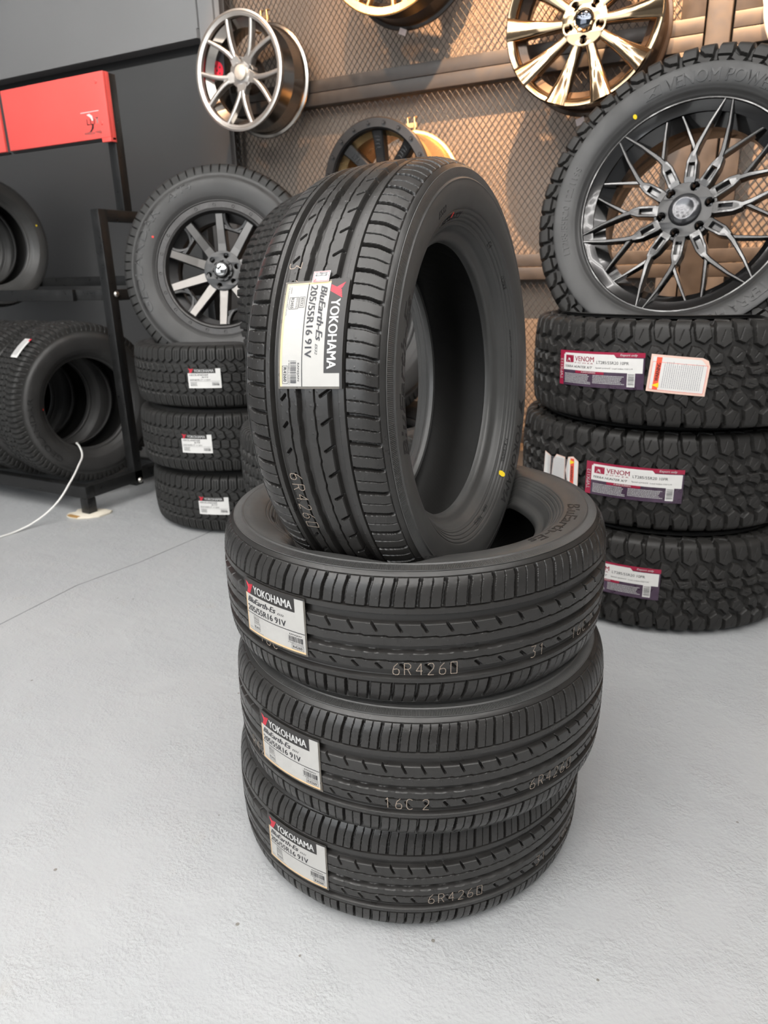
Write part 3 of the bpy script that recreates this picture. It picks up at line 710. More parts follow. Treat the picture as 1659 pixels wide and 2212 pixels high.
def offroad_tyre(half, side, liner, n, rows, step, dfun, mtread, mside, ridges=()):
    t = Tyre(); sd_ = dense(side, 0.003)
    for r0, h in ridges: sd_ = ridge(sd_, r0, 0.0013, h)
    t.zf = side_z(sd_)
    t.parts = [('tread', make_tread('tread', half, n, rows, step, dfun), mtread), ('sidewall', revolve('sidewall', sd_, 200), mside), ('sidewall', revolve('sidewall', [(r, -z) for r, z in sd_], 200), mside), ('inner_liner', revolve('inner_liner', dense(liner, 0.008), 120, 'z'), M_liner)]
    return t
AT = offroad_tyre(half, side, liner, 70, 22, 0.0016, blocks_depth(at_polys, 0.0085, 0.0022, at_sip, (128, 146)), M_tread_at, M_side_at, ((0.262, 0.0008), (0.246, 0.0012)))
# finer-blocked all-terrain for the second stack and the rack
f_sh = [[(0.05, 150), (0.40, 150), (0.52, 92), (0.45, 60), (0.10, 60), (0.17, 92)], [(0.55, 150), (0.90, 150), (1.02, 88), (0.95, 54), (0.60, 54), (0.67, 88)]]
f_mid = [[(0.00, 52), (0.28, 55), (0.50, 40), (0.46, 22), (0.15, 24), (-0.05, 38)], [(0.56, 48), (0.82, 52), (0.98, 36), (0.90, 20), (0.62, 18), (0.50, 34)]]
f_c = [[(0.05, 12), (0.40, 17), (0.52, 2), (0.45, -14), (0.12, -16), (0.0, 0)], [(0.56, 14), (0.92, 14), (1.0, 0), (0.95, -15), (0.60, -13), (0.55, 0)]]
f_polys = f_sh + f_mid + f_c + mir(f_sh) + mir(f_mid)
FT = offroad_tyre(half, side, liner, 46, 30, 0.0017, blocks_depth(f_polys, 0.0085, 0.0022, [(0.2, 64, 0.25, 105), (0.7, 60, 0.76, 105), (0.3, -64, 0.25, -105), (-0.2, -60, -0.26, -105)], (124, 146)), M_tread_at, M_side_at, ((0.262, 0.0008), (0.246, 0.0012)))
# mud terrain
MT_R = 0.411
mh, ms, ml = offroad_profiles(MT_R, 0.287, 0.254, 0.122, 0.066)
mt_sh = [[(0.02, 158), (0.44, 158), (0.44, 146), (0.40, 126), (0.47, 96), (0.30, 80), (0.10, 88), (0.04, 110)], [(0.56, 158), (0.80, 154), (0.96, 140), (0.92, 112), (0.98, 84), (0.78, 70), (0.58, 80), (0.54, 112)]]
mt_mid = [[(0.02, 74), (0.20, 70), (0.36, 58), (0.30, 38), (0.12, 34), (-0.06, 50)], [(0.46, 78), (0.66, 60), (0.80, 56), (0.78, 36), (0.56, 32), (0.42, 52)]]
mt_c = [[(0.05, 26), (0.30, 30), (0.42, 14), (0.34, -4), (0.20, 4), (0.02, 8)], [(0.46, 24), (0.66, 24), (0.86, 28), (0.94, 12), (0.76, 4), (0.56, 6)], [(0.42, -2), (0.56, -6), (0.70, -4), (0.80, -20), (0.60, -30), (0.40, -22)], [(0.88, 0), (1.06, -4), (1.22, -10), (1.26, -26), (1.02, -30), (0.86, -18)]]
mt_bite = [[(0.04, 163), (0.42, 163), (0.34, 176), (0.14, 182), (0.10, 174)], [(0.56, 164), (0.78, 162), (0.97, 152), (1.0, 170), (0.86, 176), (0.66, 183), (0.60, 174)]]
mt_polys = mt_bite + mir(mt_bite) + mt_sh + mt_mid + mt_c + mir(mt_sh) + mir(mt_mid)
mt_sip = [(0.16, 92, 0.24, 118), (0.70, 86, 0.78, 112), (0.10, 48, 0.22, 60), (0.58, 46, 0.68, 58), (0.14, 18, 0.3, 14), (0.60, 14, 0.76, 18), (0.52, -16, 0.68, -20), (1.0, -16, 1.1, -22), (0.34, -92, 0.26, -118), (-0.2, -86, -0.28, -112), (0.4, -48, 0.28, -60), (-0.08, -46, -0.18, -58)]
MT = offroad_tyre(mh, ms, ml, 27, 58, 0.0018, blocks_depth(mt_polys, 0.0125, 0.0032, mt_sip, (172, 190)), M_tread_mt, M_side_mt, ((0.290, 0.001), (0.279, 0.0015)))

def at_label(root, th0, z0, R=AT_R):
    fn = on_tread(R, th0, z0); w, h = 0.124, 0.076; x0, y0, x1, y1 = -w / 2, -h / 2, w / 2, h / 2
    st = Flat().rect(x0, y0, x1, y1, 14).build('label_sticker', fn, 0.0012, M_paper_brightened, root)
    Flat().rect(x0, y1 - 0.018, x1 - 0.018, y1, 12).build('header_band', fn, 0.0016, M_header, st)
    red = Flat(); red_y(red, x0 + 0.004, y1 - 0.0165, 0.020, 0.0185); red.build('red_emblem', fn, 0.0019, M_red_ink, st)
    Flat().text('YOKOHAMA', x0 + 0.026, y1 - 0.0140, 0.074, 0.0105, bold=0.03).build('white_lettering', fn, 0.0019, M_white_ink, st)
    k = Flat().text('GEOLANDAR', x0 + 0.006, y1 - 0.0275, 0.072, 0.0062, bold=0.03, shear=0.3).text('A/T4', x0 + 0.052, y1 - 0.0360, 0.026, 0.0058, bold=0.03, shear=0.3)
    k.text('265/65R17 112H', x0 + 0.006, y1 - 0.0465, 0.078, 0.0062, bold=0.01).rect(x0 + 0.004, y0 + 0.0265, x1 - 0.004, y0 + 0.0271, 12).lines(x0 + 0.008, y0 + 0.008, x0 + 0.035, y0 + 0.024, 4)
    k.barcode(x1 - 0.034, y0 + 0.010, x1 - 0.008, y0 + 0.018).lines(x1 - 0.034, y0 + 0.019, x1 - 0.008, y0 + 0.023, 1)
    k.build('black_lettering', fn, 0.0019, M_ink, st)
    return st
def arc_txt(th_c, w, r): return th_c + math.degrees(w / r / 2)
def at_side(root, zf=None):
    it = [('GEOLANDAR', 210, 0.2980, 0.385, 0.030, 0.01, 0), ('A/T4', 127, 0.300, 0.105, 0.026, 0.0, 0.15), ('YOKOHAMA', 20, 0.300, 0.32, 0.030, 0.01, 0)]
    side_print(root, AT.zf, it, M_letter, 0.0020, 'sidewall_lettering')
# stack 1 (three all-terrain tyres) and its upright wheel
GA = 'all-terrain tyres stacked before the mesh wall'
LS = [(-1.441, 1.362), (-1.454, 1.344), (-1.452, 1.351)]; LZ = [0.1243, 0.1243 + 0.2487, 0.1243 + 0.4974]
# lying AT tyres flatten a little under load
al = []
for (x, y), z, th, zz, lab, rot in zip(LS, LZ, (-71.4, -74.2, -66.7), (0.0, 0.003, 0.0), ('bottom tyre of the labelled all-terrain stack beside the rack', 'middle tyre of the labelled all-terrain stack beside the rack', 'top tyre of the all-terrain stack, under the black machined wheel'), (0, 40, 100)):
    t = thing('all_terrain_tyre', lab, 'tyre', Matrix.Translation((x, y, z)) @ Matrix.Rotation(math.radians(rot), 4, 'Z') @ Matrix.Diagonal((1, 1, 0.945, 1)), GA)
    p = AT.place(t); at_label(t, th - rot, zz); al.append((t, p))

# ------------------------------------------------------------------ wheels
def plate(polys, ext, bevel=0.0):
    """2-D outlines (first outer, the rest holes) filled, extruded +-ext along z and bevelled: list (V,F)"""
    cu = bpy.data.curves.new('p', 'CURVE'); cu.dimensions = '2D'; cu.fill_mode = 'BOTH'; cu.extrude = ext; cu.bevel_depth = 0.0
    for pl in polys:
        sp = cu.splines.new('POLY'); sp.points.add(len(pl) - 1)
        for q, (x, y) in zip(sp.points, pl): q.co = (x, y, 0, 1)
        sp.use_cyclic_u = True
    o = bpy.data.objects.new('p', cu); COL.objects.link(o)
    me = bpy.data.meshes.new_from_object(o.evaluated_get(bpy.context.evaluated_depsgraph_get()))
    bm = bmesh.new(); bm.from_mesh(me); bmesh.ops.remove_doubles(bm, verts=bm.verts, dist=1e-6); bmesh.ops.recalc_face_normals(bm, faces=bm.faces)
    if bevel:
        es = [e for e in bm.edges if len(e.link_faces) == 2 and abs(abs(e.link_faces[0].normal.z) - abs(e.link_faces[1].normal.z)) > 0.8 and e.verts[0].co.z > 0]
        bmesh.ops.bevel(bm, geom=es, offset=bevel, segments=2, profile=0.5, affect='EDGES', clamp_overlap=True)
    bm.verts.index_update(); V = [v.co[:] for v in bm.verts]; F = [tuple(v.index for v in f.verts) for f in bm.faces]; bm.free()
    bpy.data.objects.remove(o); bpy.data.curves.remove(cu); bpy.data.meshes.remove(me)
    return V, F
def circ(r, n=40, cx=0, cy=0): return [(cx + r * math.cos(2 * PI * i / n), cy + r * math.sin(2 * PI * i / n)) for i in range(n)]
def pol(r, deg): return (r * math.cos(math.radians(deg)), r * math.sin(math.radians(deg)))
def spoke(mb, pts, wid, zt, dep, bev=0.003):
    secs = []; n = len(pts); pts = [Vector((*p, 0)) for p in pts]
    for i, p in enumerate(pts):
        t = (pts[min(i + 1, n - 1)] - pts[max(i - 1, 0)]).normalized(); q = Vector((-t.y, t.x, 0)); w = wid[i] / 2; z = zt[i]; d = dep[i]; b = min(bev, w * 0.6)
        secs.append([p + q * x + Vector((0, 0, zz)) for x, zz in ((-w, z - d), (-w, z - b), (-w + b, z), (w - b, z), (w, z - b), (w, z - d))])
    return mb.loft(secs)
def curve_pts(p0, p1, p2, n=8):
    return [((1-t)**2*p0[0]+2*t*(1-t)*p1[0]+t*t*p2[0], (1-t)**2*p0[1]+2*t*(1-t)*p1[1]+t*t*p2[1]) for t in np.linspace(0, 1, n)]
def lerp(a, b, n): return [a + (b - a) * i / (n - 1) for i in range(n)]
def barrel(root, rl, zf, zr, mt, inner=0.022):
    d = 0.032
    P = [(rl, zf), (rl + 0.0005, zf - 0.006), (rl - 0.003, zf - 0.010), (rl - 0.014, zf - 0.014), (rl - 0.0165, zf - 0.020), (rl - 0.018, zf - 0.040), (rl - 0.018 - d, zf - 0.058), (rl - 0.018 - d, zf - 0.085), (rl - 0.022, zf - 0.125), (rl - 0.019, zr + 0.030), (rl - 0.0165, zr + 0.018), (rl - 0.013, zr + 0.013), (rl - 0.002, zr + 0.009), (rl + 0.0005, zr + 0.005), (rl - 0.001, zr),
         (rl - 0.006, zr), (rl - 0.018, zr + 0.008), (rl - 0.025, zr + 0.022), (rl - 0.028, zf - 0.125), (rl - 0.024 - d, zf - 0.085), (rl - 0.024 - d, zf - 0.056), (rl - 0.024, zf - 0.036), (rl - inner, zf - 0.014), (rl - 0.008, zf - 0.003), (rl - 0.004, zf)]
    return MB().lathe(P, 96, closed=True).build('barrel', mt, root, smooth=True, ang=32)
def ring_part(root, name, prof, mt, n=96): return MB().lathe(prof, n, closed=True).build(name, mt, root, smooth=True, ang=30)
def hub_plate(root, r, z, th, nl, rl, rh, mt, a0=-90, centre=0.02, bevel=0.002, outline=None):
    V, F = plate([outline or circ(r, 60), circ(centre, 30)] + [circ(rh, 20, *pol(rl, a0 + 360 / nl * k)) for k in range(nl)], th / 2, bevel)
    return link('hub', finish(mesh_py('hub', [(x, y, zz + z - th / 2) for x, y, zz in V], F, True, 35)), mt, root)
def lug_cups(root, nl, rl, rh, z0, z1, a0=-90, mt=None, name='lug_hole'):
    for k in range(nl):
        x, y = pol(rl, a0 + 360 / nl * k)
        MB().lathe([(rh * 1.12, z1), (rh * 1.12, z0), (rh * 0.45, z0), (rh * 0.45, z0 + 0.004), (rh * 0.92, z0 + 0.006), (rh * 0.98, z1)], 20, Matrix.Translation((x, y, 0)), closed=True).build(name, mt or M_dark_barrel, root, smooth=True)
def wall_hook(x, z, mt, label):
    mb = MB()
    for dx in (-0.016, 0.016):
        mb.tube([(x + dx, 2.078, z + 0.055), (x + dx, 2.062, z + 0.050), (x + dx, 2.056, z + 0.012), (x + dx, 2.053, z - 0.032), (x + dx, 2.035, z - 0.042), (x + dx, 1.985, z - 0.0425), (x + dx, 1.972, z - 0.036)], 0.0042, 8)
    mb.box(x - 0.025, x + 0.025, 2.0585, 2.068, z + 0.012, z + 0.030)
    tag(mb.build('wheel_hook', mt, smooth=True), label, 'hook', 'hooks that carry the wheels on the mesh wall')
HWALL = (0, 0)
def wall_wheel(name, label, x, z, y=1.835): return thing(name, label, 'wheel rim', frame(0, 0, (x, y, z)))
ZR = -0.215
# silver, five Y spokes
t = wall_wheel('alloy_wheel', 'silver alloy wheel with five Y spokes and pale centre cap', -1.676, 1.819); R_ = 0.2335
barrel(t, R_, 0, ZR, M_silver_shaded)
ring_part(t, 'outer_ring', [(R_ - 0.001, 0.001), (R_ - 0.008, 0.003), (R_ - 0.0095, -0.0005), (R_ - 0.014, -0.002), (R_ - 0.016, 0.001), (R_ - 0.026, -0.002), (R_ - 0.028, -0.016), (R_ - 0.004, -0.016)], M_silver)
for k in range(5):
    a = -95 + 72 * k; mb = MB()
    spoke(mb, [pol(0.030, a), pol(0.060, a), pol(0.088, a), pol(0.098, a)], [0.052, 0.046, 0.034, 0.022], [-0.026, -0.022, -0.019, -0.018], [0.03, 0.034, 0.034, 0.03])
    for sg in (-1, 1):
        pts = curve_pts(pol(0.070, a + sg * 5), pol(0.12, a + sg * 6), pol(R_ - 0.018, a + sg * 18.5), 9)
        spoke(mb, pts, lerp(0.021, 0.016, 9), lerp(-0.021, -0.004, 9), lerp(0.034, 0.026, 9), 0.0035)
    mb.build('spoke', M_silver, t, smooth=True, ang=45)
hub_plate(t, 0.060, -0.024, 0.022, 4, 0.050, 0.0125, M_silver, a0=-80, centre=0.015)
lug_cups(t, 4, 0.050, 0.0125, -0.060, -0.026, -80, M_silver)
MB().lathe([(0.0, -0.008), (0.020, -0.009), (0.0295, -0.014), (0.031, -0.022), (0.031, -0.04), (0.0, -0.04)], 40).build('centre_cap', mat('pearl_cap', (0.66, 0.62, 0.55), 0.35, 0.3), t, smooth=True)
MB().lathe([(0.0, -0.04), (0.05, -0.04), (0.05, -0.055), (0.075, -0.09), (0.075, -0.10), (0.0, -0.10)], 36).build('hub_back', M_dark_barrel, t, smooth=True)
MB().box(-0.022, 0.022, -0.003, 0.003, 0, 0.001, Matrix.Translation((-0.098, -0.170, -0.052)) @ Matrix.Rotation(math.radians(-30), 4, 'Z')).build('balance_tag', M_white_ink, t)
wall_hook(-1.676, 1.819 + 0.2335, M_gold_barrel, 'pronged hook holding the silver alloy wheel')
# black card behind it
cdm = Matrix.Translation((-1.848, 1.915, 1.885)) @ Matrix.Rotation(math.radians(90), 4, 'X') @ Matrix.Rotation(math.radians(-4), 4, 'Z')
ccard = tag(MB().box(-0.042, 0.042, -0.066, 0.066, -0.003, 0.003).build('display_card', mat('black_card', (0.03, 0.03, 0.035), 0.35)), 'black card with a red brake disc emblem behind the silver wheel', 'card'); ccard.matrix_world = cdm
V, F = plate([circ(0.036, 40), circ(0.006, 12)] + [circ(0.005, 10, *pol(0.020, 36 + 72 * k)) for k in range(5)], 0.0004)
link('disc_emblem', mesh_py('disc_emblem', [(x - 0.0, y - 0.026, z + 0.004) for x, y, z in V], F), M_red_ink, ccard)
MB().box(-0.036, -0.012, 0.046, 0.049, 0.003, 0.0038).box(-0.036, -0.016, 0.040, 0.043, 0.003, 0.0038).build('small_print', mat('blue_ink', (0.08, 0.13, 0.35), 0.5), ccard)
# gold, ten flared spokes
t = wall_wheel('gold_wheel', 'gold chrome wheel with ten flared spokes and dark cap', -0.188, 1.794); R_ = 0.2715
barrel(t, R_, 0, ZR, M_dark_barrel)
ring_part(t, 'outer_ring', [(R_ + 0.0005, 0.000), (R_ - 0.004, 0.003), (R_ - 0.010, 0.002), (R_ - 0.022, -0.004), (R_ - 0.030, -0.016), (R_ - 0.032, -0.030), (R_ - 0.006, -0.018)], M_gold)
for k in range(10):
    a = 36 * k; n = 10; rr = lerp(0.052, R_ - 0.006, n); tt = lerp(0, 1, n)
    w = [0.030 + 0.010 * x + 0.044 * x ** 2.2 for x in tt]; z = [-0.034 + 0.040 * x ** 1.3 - 0.010 * math.sin(PI * x) for x in tt]
    secs = []
    for r, ww, zz in zip(rr, w, z):
        c, s_ = math.cos(math.radians(a)), math.sin(math.radians(a)); sec = []
        for u, dz in ((-0.5, -0.036), (-0.5, -0.006), (-0.44, -0.001), (-0.25, 0.0012), (0, 0.0020), (0.25, 0.0012), (0.44, -0.001), (0.5, -0.006), (0.5, -0.036)):
            x_, y_ = r, u * ww
            sec.append((x_ * c - y_ * s_, x_ * s_ + y_ * c, zz + dz))
        secs.append(sec)
    MB().loft(secs).build('spoke', M_gold, t, smooth=True, ang=50)
hub_plate(t, 0.078, -0.032, 0.03, 5, 0.0575, 0.0145, M_gold, a0=-90, centre=0.02, bevel=0.004)
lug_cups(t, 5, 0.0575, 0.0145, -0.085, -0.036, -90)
MB().lathe([(0.0, -0.018), (0.024, -0.019), (0.028, -0.022), (0.028, -0.03), (0.0, -0.03)], 40).build('centre_cap', mat('dark_mirror_cap', (0.10, 0.11, 0.13), 0.05, 1.0), t, smooth=True)
MB().lathe([(0.028, -0.030), (0.028, -0.018), (0.033, -0.016), (0.036, -0.02), (0.036, -0.03)], 40, closed=True).build('cap_ring', M_gold, t, smooth=True)
MB().box(-0.016, 0.016, -0.012, 0.012, -0.001, 0.001, Matrix.Translation((-0.03, -0.287, -0.19)) @ Matrix.Rotation(0.3, 4, 'Z')).build('price_tag', M_tile, t, label='small white paper tag')
wall_hook(-0.188, 1.794 + 0.2715, M_gold_barrel, 'pronged hook holding the gold chrome wheel')
# bronze, paired thin spokes, cut by the top of the photo
t = wall_wheel('bronze_wheel', 'bronze multi-spoke wheel with black barrel, highest on the wall', -0.937, 2.199); R_ = 0.284
barrel(t, R_, 0, ZR, M_satin)
ring_part(t, 'outer_ring', [(R_ + 0.0005, 0.0), (R_ - 0.004, 0.003), (R_ - 0.030, -0.003), (R_ - 0.036, -0.020), (R_ - 0.006, -0.018)], M_bronze)
for k in range(10):
    a = -90 + 36 * k + 9; mb = MB()
    for sg in (-1, 1):
        spoke(mb, [pol(0.055, a + sg * 12), pol(0.14, a + sg * 8), pol(R_ - 0.012, a + sg * 5)], [0.018, 0.015, 0.013], [-0.024, -0.014, -0.001], [0.03, 0.03, 0.025])
    mb.build('spoke', M_bronze, t, smooth=True, ang=45)
hub_plate(t, 0.078, -0.022, 0.028, 5, 0.0575, 0.013, M_bronze, centre=0.03); lug_cups(t, 5, 0.0575, 0.013, -0.06, -0.026, -90)
MB().lathe([(0, -0.012), (0.028, -0.014), (0.031, -0.02), (0.031, -0.04), (0, -0.04)], 32).build('centre_cap', M_satin, t, smooth=True)
MB().box(-0.016, 0.016, -0.011, 0.011, -0.001, 0.001, Matrix.Translation((-0.02, -0.296, -0.17)) @ Matrix.Rotation(-0.4, 4, 'Z')).build('price_tag', M_tile, t, label='small white paper tag')
wall_hook(-0.937, 2.199 + 0.284, M_black_metal, 'pronged hook holding the bronze multi-spoke wheel')
# black beadlock-style rim with gold barrel
t = wall_wheel('beadlock_wheel', 'black beadlock rim with bolted ring and gold barrel, peeking over upright tyre', -0.947, 1.313, 1.72); R_ = 0.236; zr = -0.33
barrel(t, R_, 0, zr, M_gold_barrel)
ring_part(t, 'bolt_ring', [(R_ + 0.002, -0.006), (R_ + 0.002, 0.004), (R_ - 0.003, 0.009), (R_ - 0.034, 0.010), (R_ - 0.040, 0.004), (R_ - 0.043, -0.016), (R_ - 0.006, -0.016)], M_satin)
for k in range(20):
    x, y = pol(R_ - 0.0185, 18 * k + 6); Mx = Matrix.Translation((x, y, 0.0095))
    MB().lathe([(0.0095, 0), (0.0095, 0.002), (0.0075, 0.002), (0.0070, 0)], 20, Mx, closed=True).cyl(0.0056, -0.001, 0.0058, 6, Mx).build('ring_bolt', M_satin, t, smooth=True)
for k in range(8):
    a = 45 * k + 90
    mb = MB(); spoke(mb, [pol(0.05, a), pol(0.10, a), pol(0.16, a), pol(R_ - 0.040, a)], [0.046, 0.042, 0.044, 0.05], [-0.050, -0.040, -0.026, -0.014], [0.04] * 4, 0.005)
    for i in range(4):
        r = 0.135 + 0.013 * i; c = pol(r, a); Mx = Matrix.Translation((*c, -0.030 + 0.22 * (r - 0.148))) @ Matrix.Rotation(math.radians(a - 90), 4, 'Z')
        mb.box(-0.010, 0.010, -0.0018, 0.0018, 0, 0.003, Mx).box(-0.010 + 0.016 * (i % 2), -0.006 + 0.016 * (i % 2), -0.006, 0.001, 0, 0.003, Mx)
    mb.build('spoke', M_satin, t, smooth=True, ang=40)
hub_plate(t, 0.085, -0.046, 0.03, 6, 0.07, 0.012, M_satin, centre=0.03)
MB().lathe([(0, -0.02), (0.03, -0.022), (0.034, -0.03), (0.034, -0.06), (0, -0.06)], 32).build('centre_cap', M_satin, t, smooth=True)
wall_hook(-0.947, 1.313 + 0.236, M_gold_barrel, 'pronged hook above the black beadlock rim')
# white-lipped wheel at the corner of the photo
t = wall_wheel('deep_dish_wheel', 'white lipped wheel cut off beside the top of the plain post', 0.617, 1.81); R_ = 0.25
barrel(t, R_, 0, ZR, M_white_enamel, 0.03)
ring_part(t, 'outer_ring', [(R_ + 0.0005, 0.0), (R_ - 0.004, 0.003), (R_ - 0.045, -0.012), (R_ - 0.050, -0.03), (R_ - 0.006, -0.018)], M_white_enamel)
for k in range(10):
    a = 36 * k; mb = MB(); spoke(mb, [pol(0.05, a), pol(0.13, a), pol(R_ - 0.03, a)], [0.028, 0.02, 0.02], [-0.04, -0.03, -0.018], [0.03] * 3); mb.build('spoke', M_satin, t, smooth=True)
hub_plate(t, 0.075, -0.036, 0.028, 5, 0.0575, 0.013, M_satin, centre=0.03)
MB().lathe([(0, -0.02), (0.03, -0.022), (0.034, -0.03), (0.034, -0.06), (0, -0.06)], 32).build('centre_cap', M_satin, t, smooth=True)
wall_hook(0.617, 1.81 + 0.25, M_gold_barrel, 'pronged hook holding the white lipped wheel')

# ---- upright all-terrain wheel on the first stack
Mw = frame(0.402, 0.173, (-1.368, 1.271, 0.984)) @ Matrix.Scale(0.379 / AT_R, 4)
t = thing('off_road_wheel', 'black ten-spoke wheel with machined faces in an all-terrain tyre', 'wheel', Mw)
AT.place(t); at_side(t)
paint_dot(t, AT.zf, 154.5, 0.277, 0.0040, M_redpaint, 'red paint dot on the sidewall')
press(al[2][1]['sidewall'][:1], al[2][0].matrix_world, Mw, AT_R * 0.379 / AT_R, 0.128, 201); press(al[2][1]['inner_liner'], al[2][0].matrix_world, Mw, 0.379, 0.128, 121)
R_ = 0.2535; zl = 0.1115
barrel(t, R_ - 0.010, zl - 0.006, -0.11, M_satin)
ring_part(t, 'bolt_ring', [(R_, zl - 0.012), (R_, zl - 0.002), (R_ - 0.004, zl + 0.003), (R_ - 0.006, zl + 0.003), (R_ - 0.0085, zl - 0.001), (R_ - 0.030, zl - 0.002), (R_ - 0.034, zl + 0.003), (R_ - 0.040, zl + 0.001), (R_ - 0.046, zl - 0.018), (R_ - 0.010, zl - 0.024)], M_ring)
for k in range(20):
    Mx = Matrix.Translation((*pol(R_ - 0.0195, 18 * k + 3), zl - 0.0025)) @ Matrix.Rotation(math.radians(18 * k + 3 - 90), 4, 'Z')
    if k % 10 != 7:
        MB().lathe([(0.0065, 0), (0.0065, 0.0028), (0.0050, 0.0028), (0.0040, 0.0008)], 16, Mx, closed=True).build('ring_bolt', M_ring, t, smooth=True)
        Mx = Matrix.Translation((*pol(R_ - 0.0195, 18 * k + 12), zl - 0.0025)) @ Matrix.Rotation(math.radians(18 * k + 12 - 90), 4, 'Z')
        V, F = plate([[(-0.0135, 0.009), (0.0135, 0.009), (0.0105, -0.009), (-0.0105, -0.009)], [(-0.0105, 0.0065), (0.0105, 0.0065), (0.0085, -0.0085), (0.004, -0.0085), (0.003, -0.002), (-0.003, -0.002), (-0.004, -0.0085), (-0.0085, -0.0085)]], 0.0014)
        pk = MB().add(V, F, Mx).build('ring_pocket', M_satin, t); MB().prism([(-0.0105, 0.0065), (0.0105, 0.0065), (0.0085, -0.0085), (-0.0085, -0.0085)], 0, 0.0006, Mx).build('pocket_floor', M_black, pk)
for k in range(10):
    a = 90 + 36 * k; mb = MB()
    spoke(mb, [pol(0.058, a), pol(0.10, a), pol(0.150, a), pol(R_ - 0.048, a)], [0.040, 0.037, 0.035, 0.033], [zl - 0.048, zl - 0.040, zl - 0.028, zl - 0.016], [0.04] * 4, 0.003)
    b = mb.build('spoke', M_satin, t, smooth=True, ang=40)
    fm = MB(); spoke(fm, [pol(0.066, a), pol(0.10, a), pol(0.150, a), pol(R_ - 0.050, a)], [0.034, 0.031, 0.0285, 0.0265], [zl - 0.0455, zl - 0.0390, zl - 0.0270, zl - 0.0152], [0.003] * 4, 0.0005); fm.build('machined_face', M_machined, b)
    wb = MB(); sg = 1 if k % 2 else -1
    spoke(wb, curve_pts(pol(0.165, a + sg * 2), pol(0.150, a + sg * 14), pol(0.170, a + sg * 36 - sg * 2), 9), [0.016, 0.012, 0.010, 0.010, 0.010, 0.010, 0.010, 0.012, 0.016], [zl - 0.030] * 9, [0.03] * 9, 0.002)
    spoke(wb, curve_pts(pol(R_ - 0.05, a + sg * 4), pol(0.175, a + sg * 6), pol(0.155, a + sg * 15), 6), [0.022, 0.018, 0.014, 0.011, 0.010, 0.009], [zl - 0.018, zl - 0.021, zl - 0.024, zl - 0.027, zl - 0.029, zl - 0.030], [0.03] * 6, 0.002)
    wb.build('spoke_web', M_satin, t, smooth=True, ang=40)
hub_plate(t, 0.074, zl - 0.040, 0.03, 6, 0.057, 0.0105, M_satin, a0=75, centre=0.03, bevel=0.003)
lug_cups(t, 6, 0.057, 0.0105, zl - 0.085, zl - 0.046, 75, M_satin)
MB().lathe([(0.0, zl - 0.010), (0.026, zl - 0.011), (0.030, zl - 0.018), (0.030, zl - 0.03), (0.040, zl - 0.03), (0.042, zl - 0.05), (0.0, zl - 0.05)], 40).build('centre_cap', M_satin, t, smooth=True)
for k in range(8):
    MB().box(-0.006, 0.006, -0.003, 0.003, 0, 0.010, Matrix.Translation((*pol(0.0355, 45 * k), zl - 0.032)) @ Matrix.Rotation(math.radians(45 * k - 90), 4, 'Z')).build('cap_lug', M_satin, t, bevel=0.001)
cb = MB().lathe([(0.0, zl - 0.0075), (0.018, zl - 0.008), (0.0215, zl - 0.010), (0.0215, zl - 0.014), (0, zl - 0.014)], 32).build('cap_badge', M_chrome, t, smooth=True)
MB().prism([(-0.014, 0.002), (0.001, 0.015), (0.006, 0.010), (-0.008, -0.003)], zl - 0.0078, zl - 0.0068).prism([(-0.004, -0.007), (0.003, -0.0005), (0.010, -0.008), (0.004, -0.014)], zl - 0.0078, zl - 0.0068).build('badge_emblem', M_black, cb)

# ---- second stack of finer all-terrain tyres and the bare tyre on it
GB = 'fine-blocked all-terrain tyres behind the front pile'
fl_ = []
for i, lab in enumerate(('bottom fine-blocked tyre half hidden behind the front pile', 'second fine-blocked tyre seen through the hole of the upright tyre')):
    t = thing('all_terrain_tyre', lab, 'tyre', Matrix.Translation((-0.675 - 0.004 * i, 1.015 + 0.004 * i, 0.132 + 0.264 * i)) @ Matrix.Rotation(i * 0.7, 4, 'Z'), GB); fl_.append((t, FT.place(t)))
Mf = frame(1.198, 0.068, (-0.689, 1.034, 0.873)) @ Matrix.Scale(0.943, 4)
t = thing('all_terrain_tyre', 'upright bare all-terrain tyre between machined wheel and front upright tyre', 'tyre', Mf, GB); FT.place(t)
side_print(t, FT.zf, [('GEOLANDAR', 200, 0.300, 0.36, 0.030, 0.01, 0), ('YOKOHAMA', 20, 0.300, 0.34, 0.030, 0.01, 0)], M_letter, 0.0020, 'sidewall_lettering')
press(fl_[1][1]['sidewall'][:1], fl_[1][0].matrix_world, Mf, AT_R * 0.943, 0.126, 201); press(fl_[1][1]['inner_liner'], fl_[1][0].matrix_world, Mf, AT_R * 0.943, 0.126, 121)

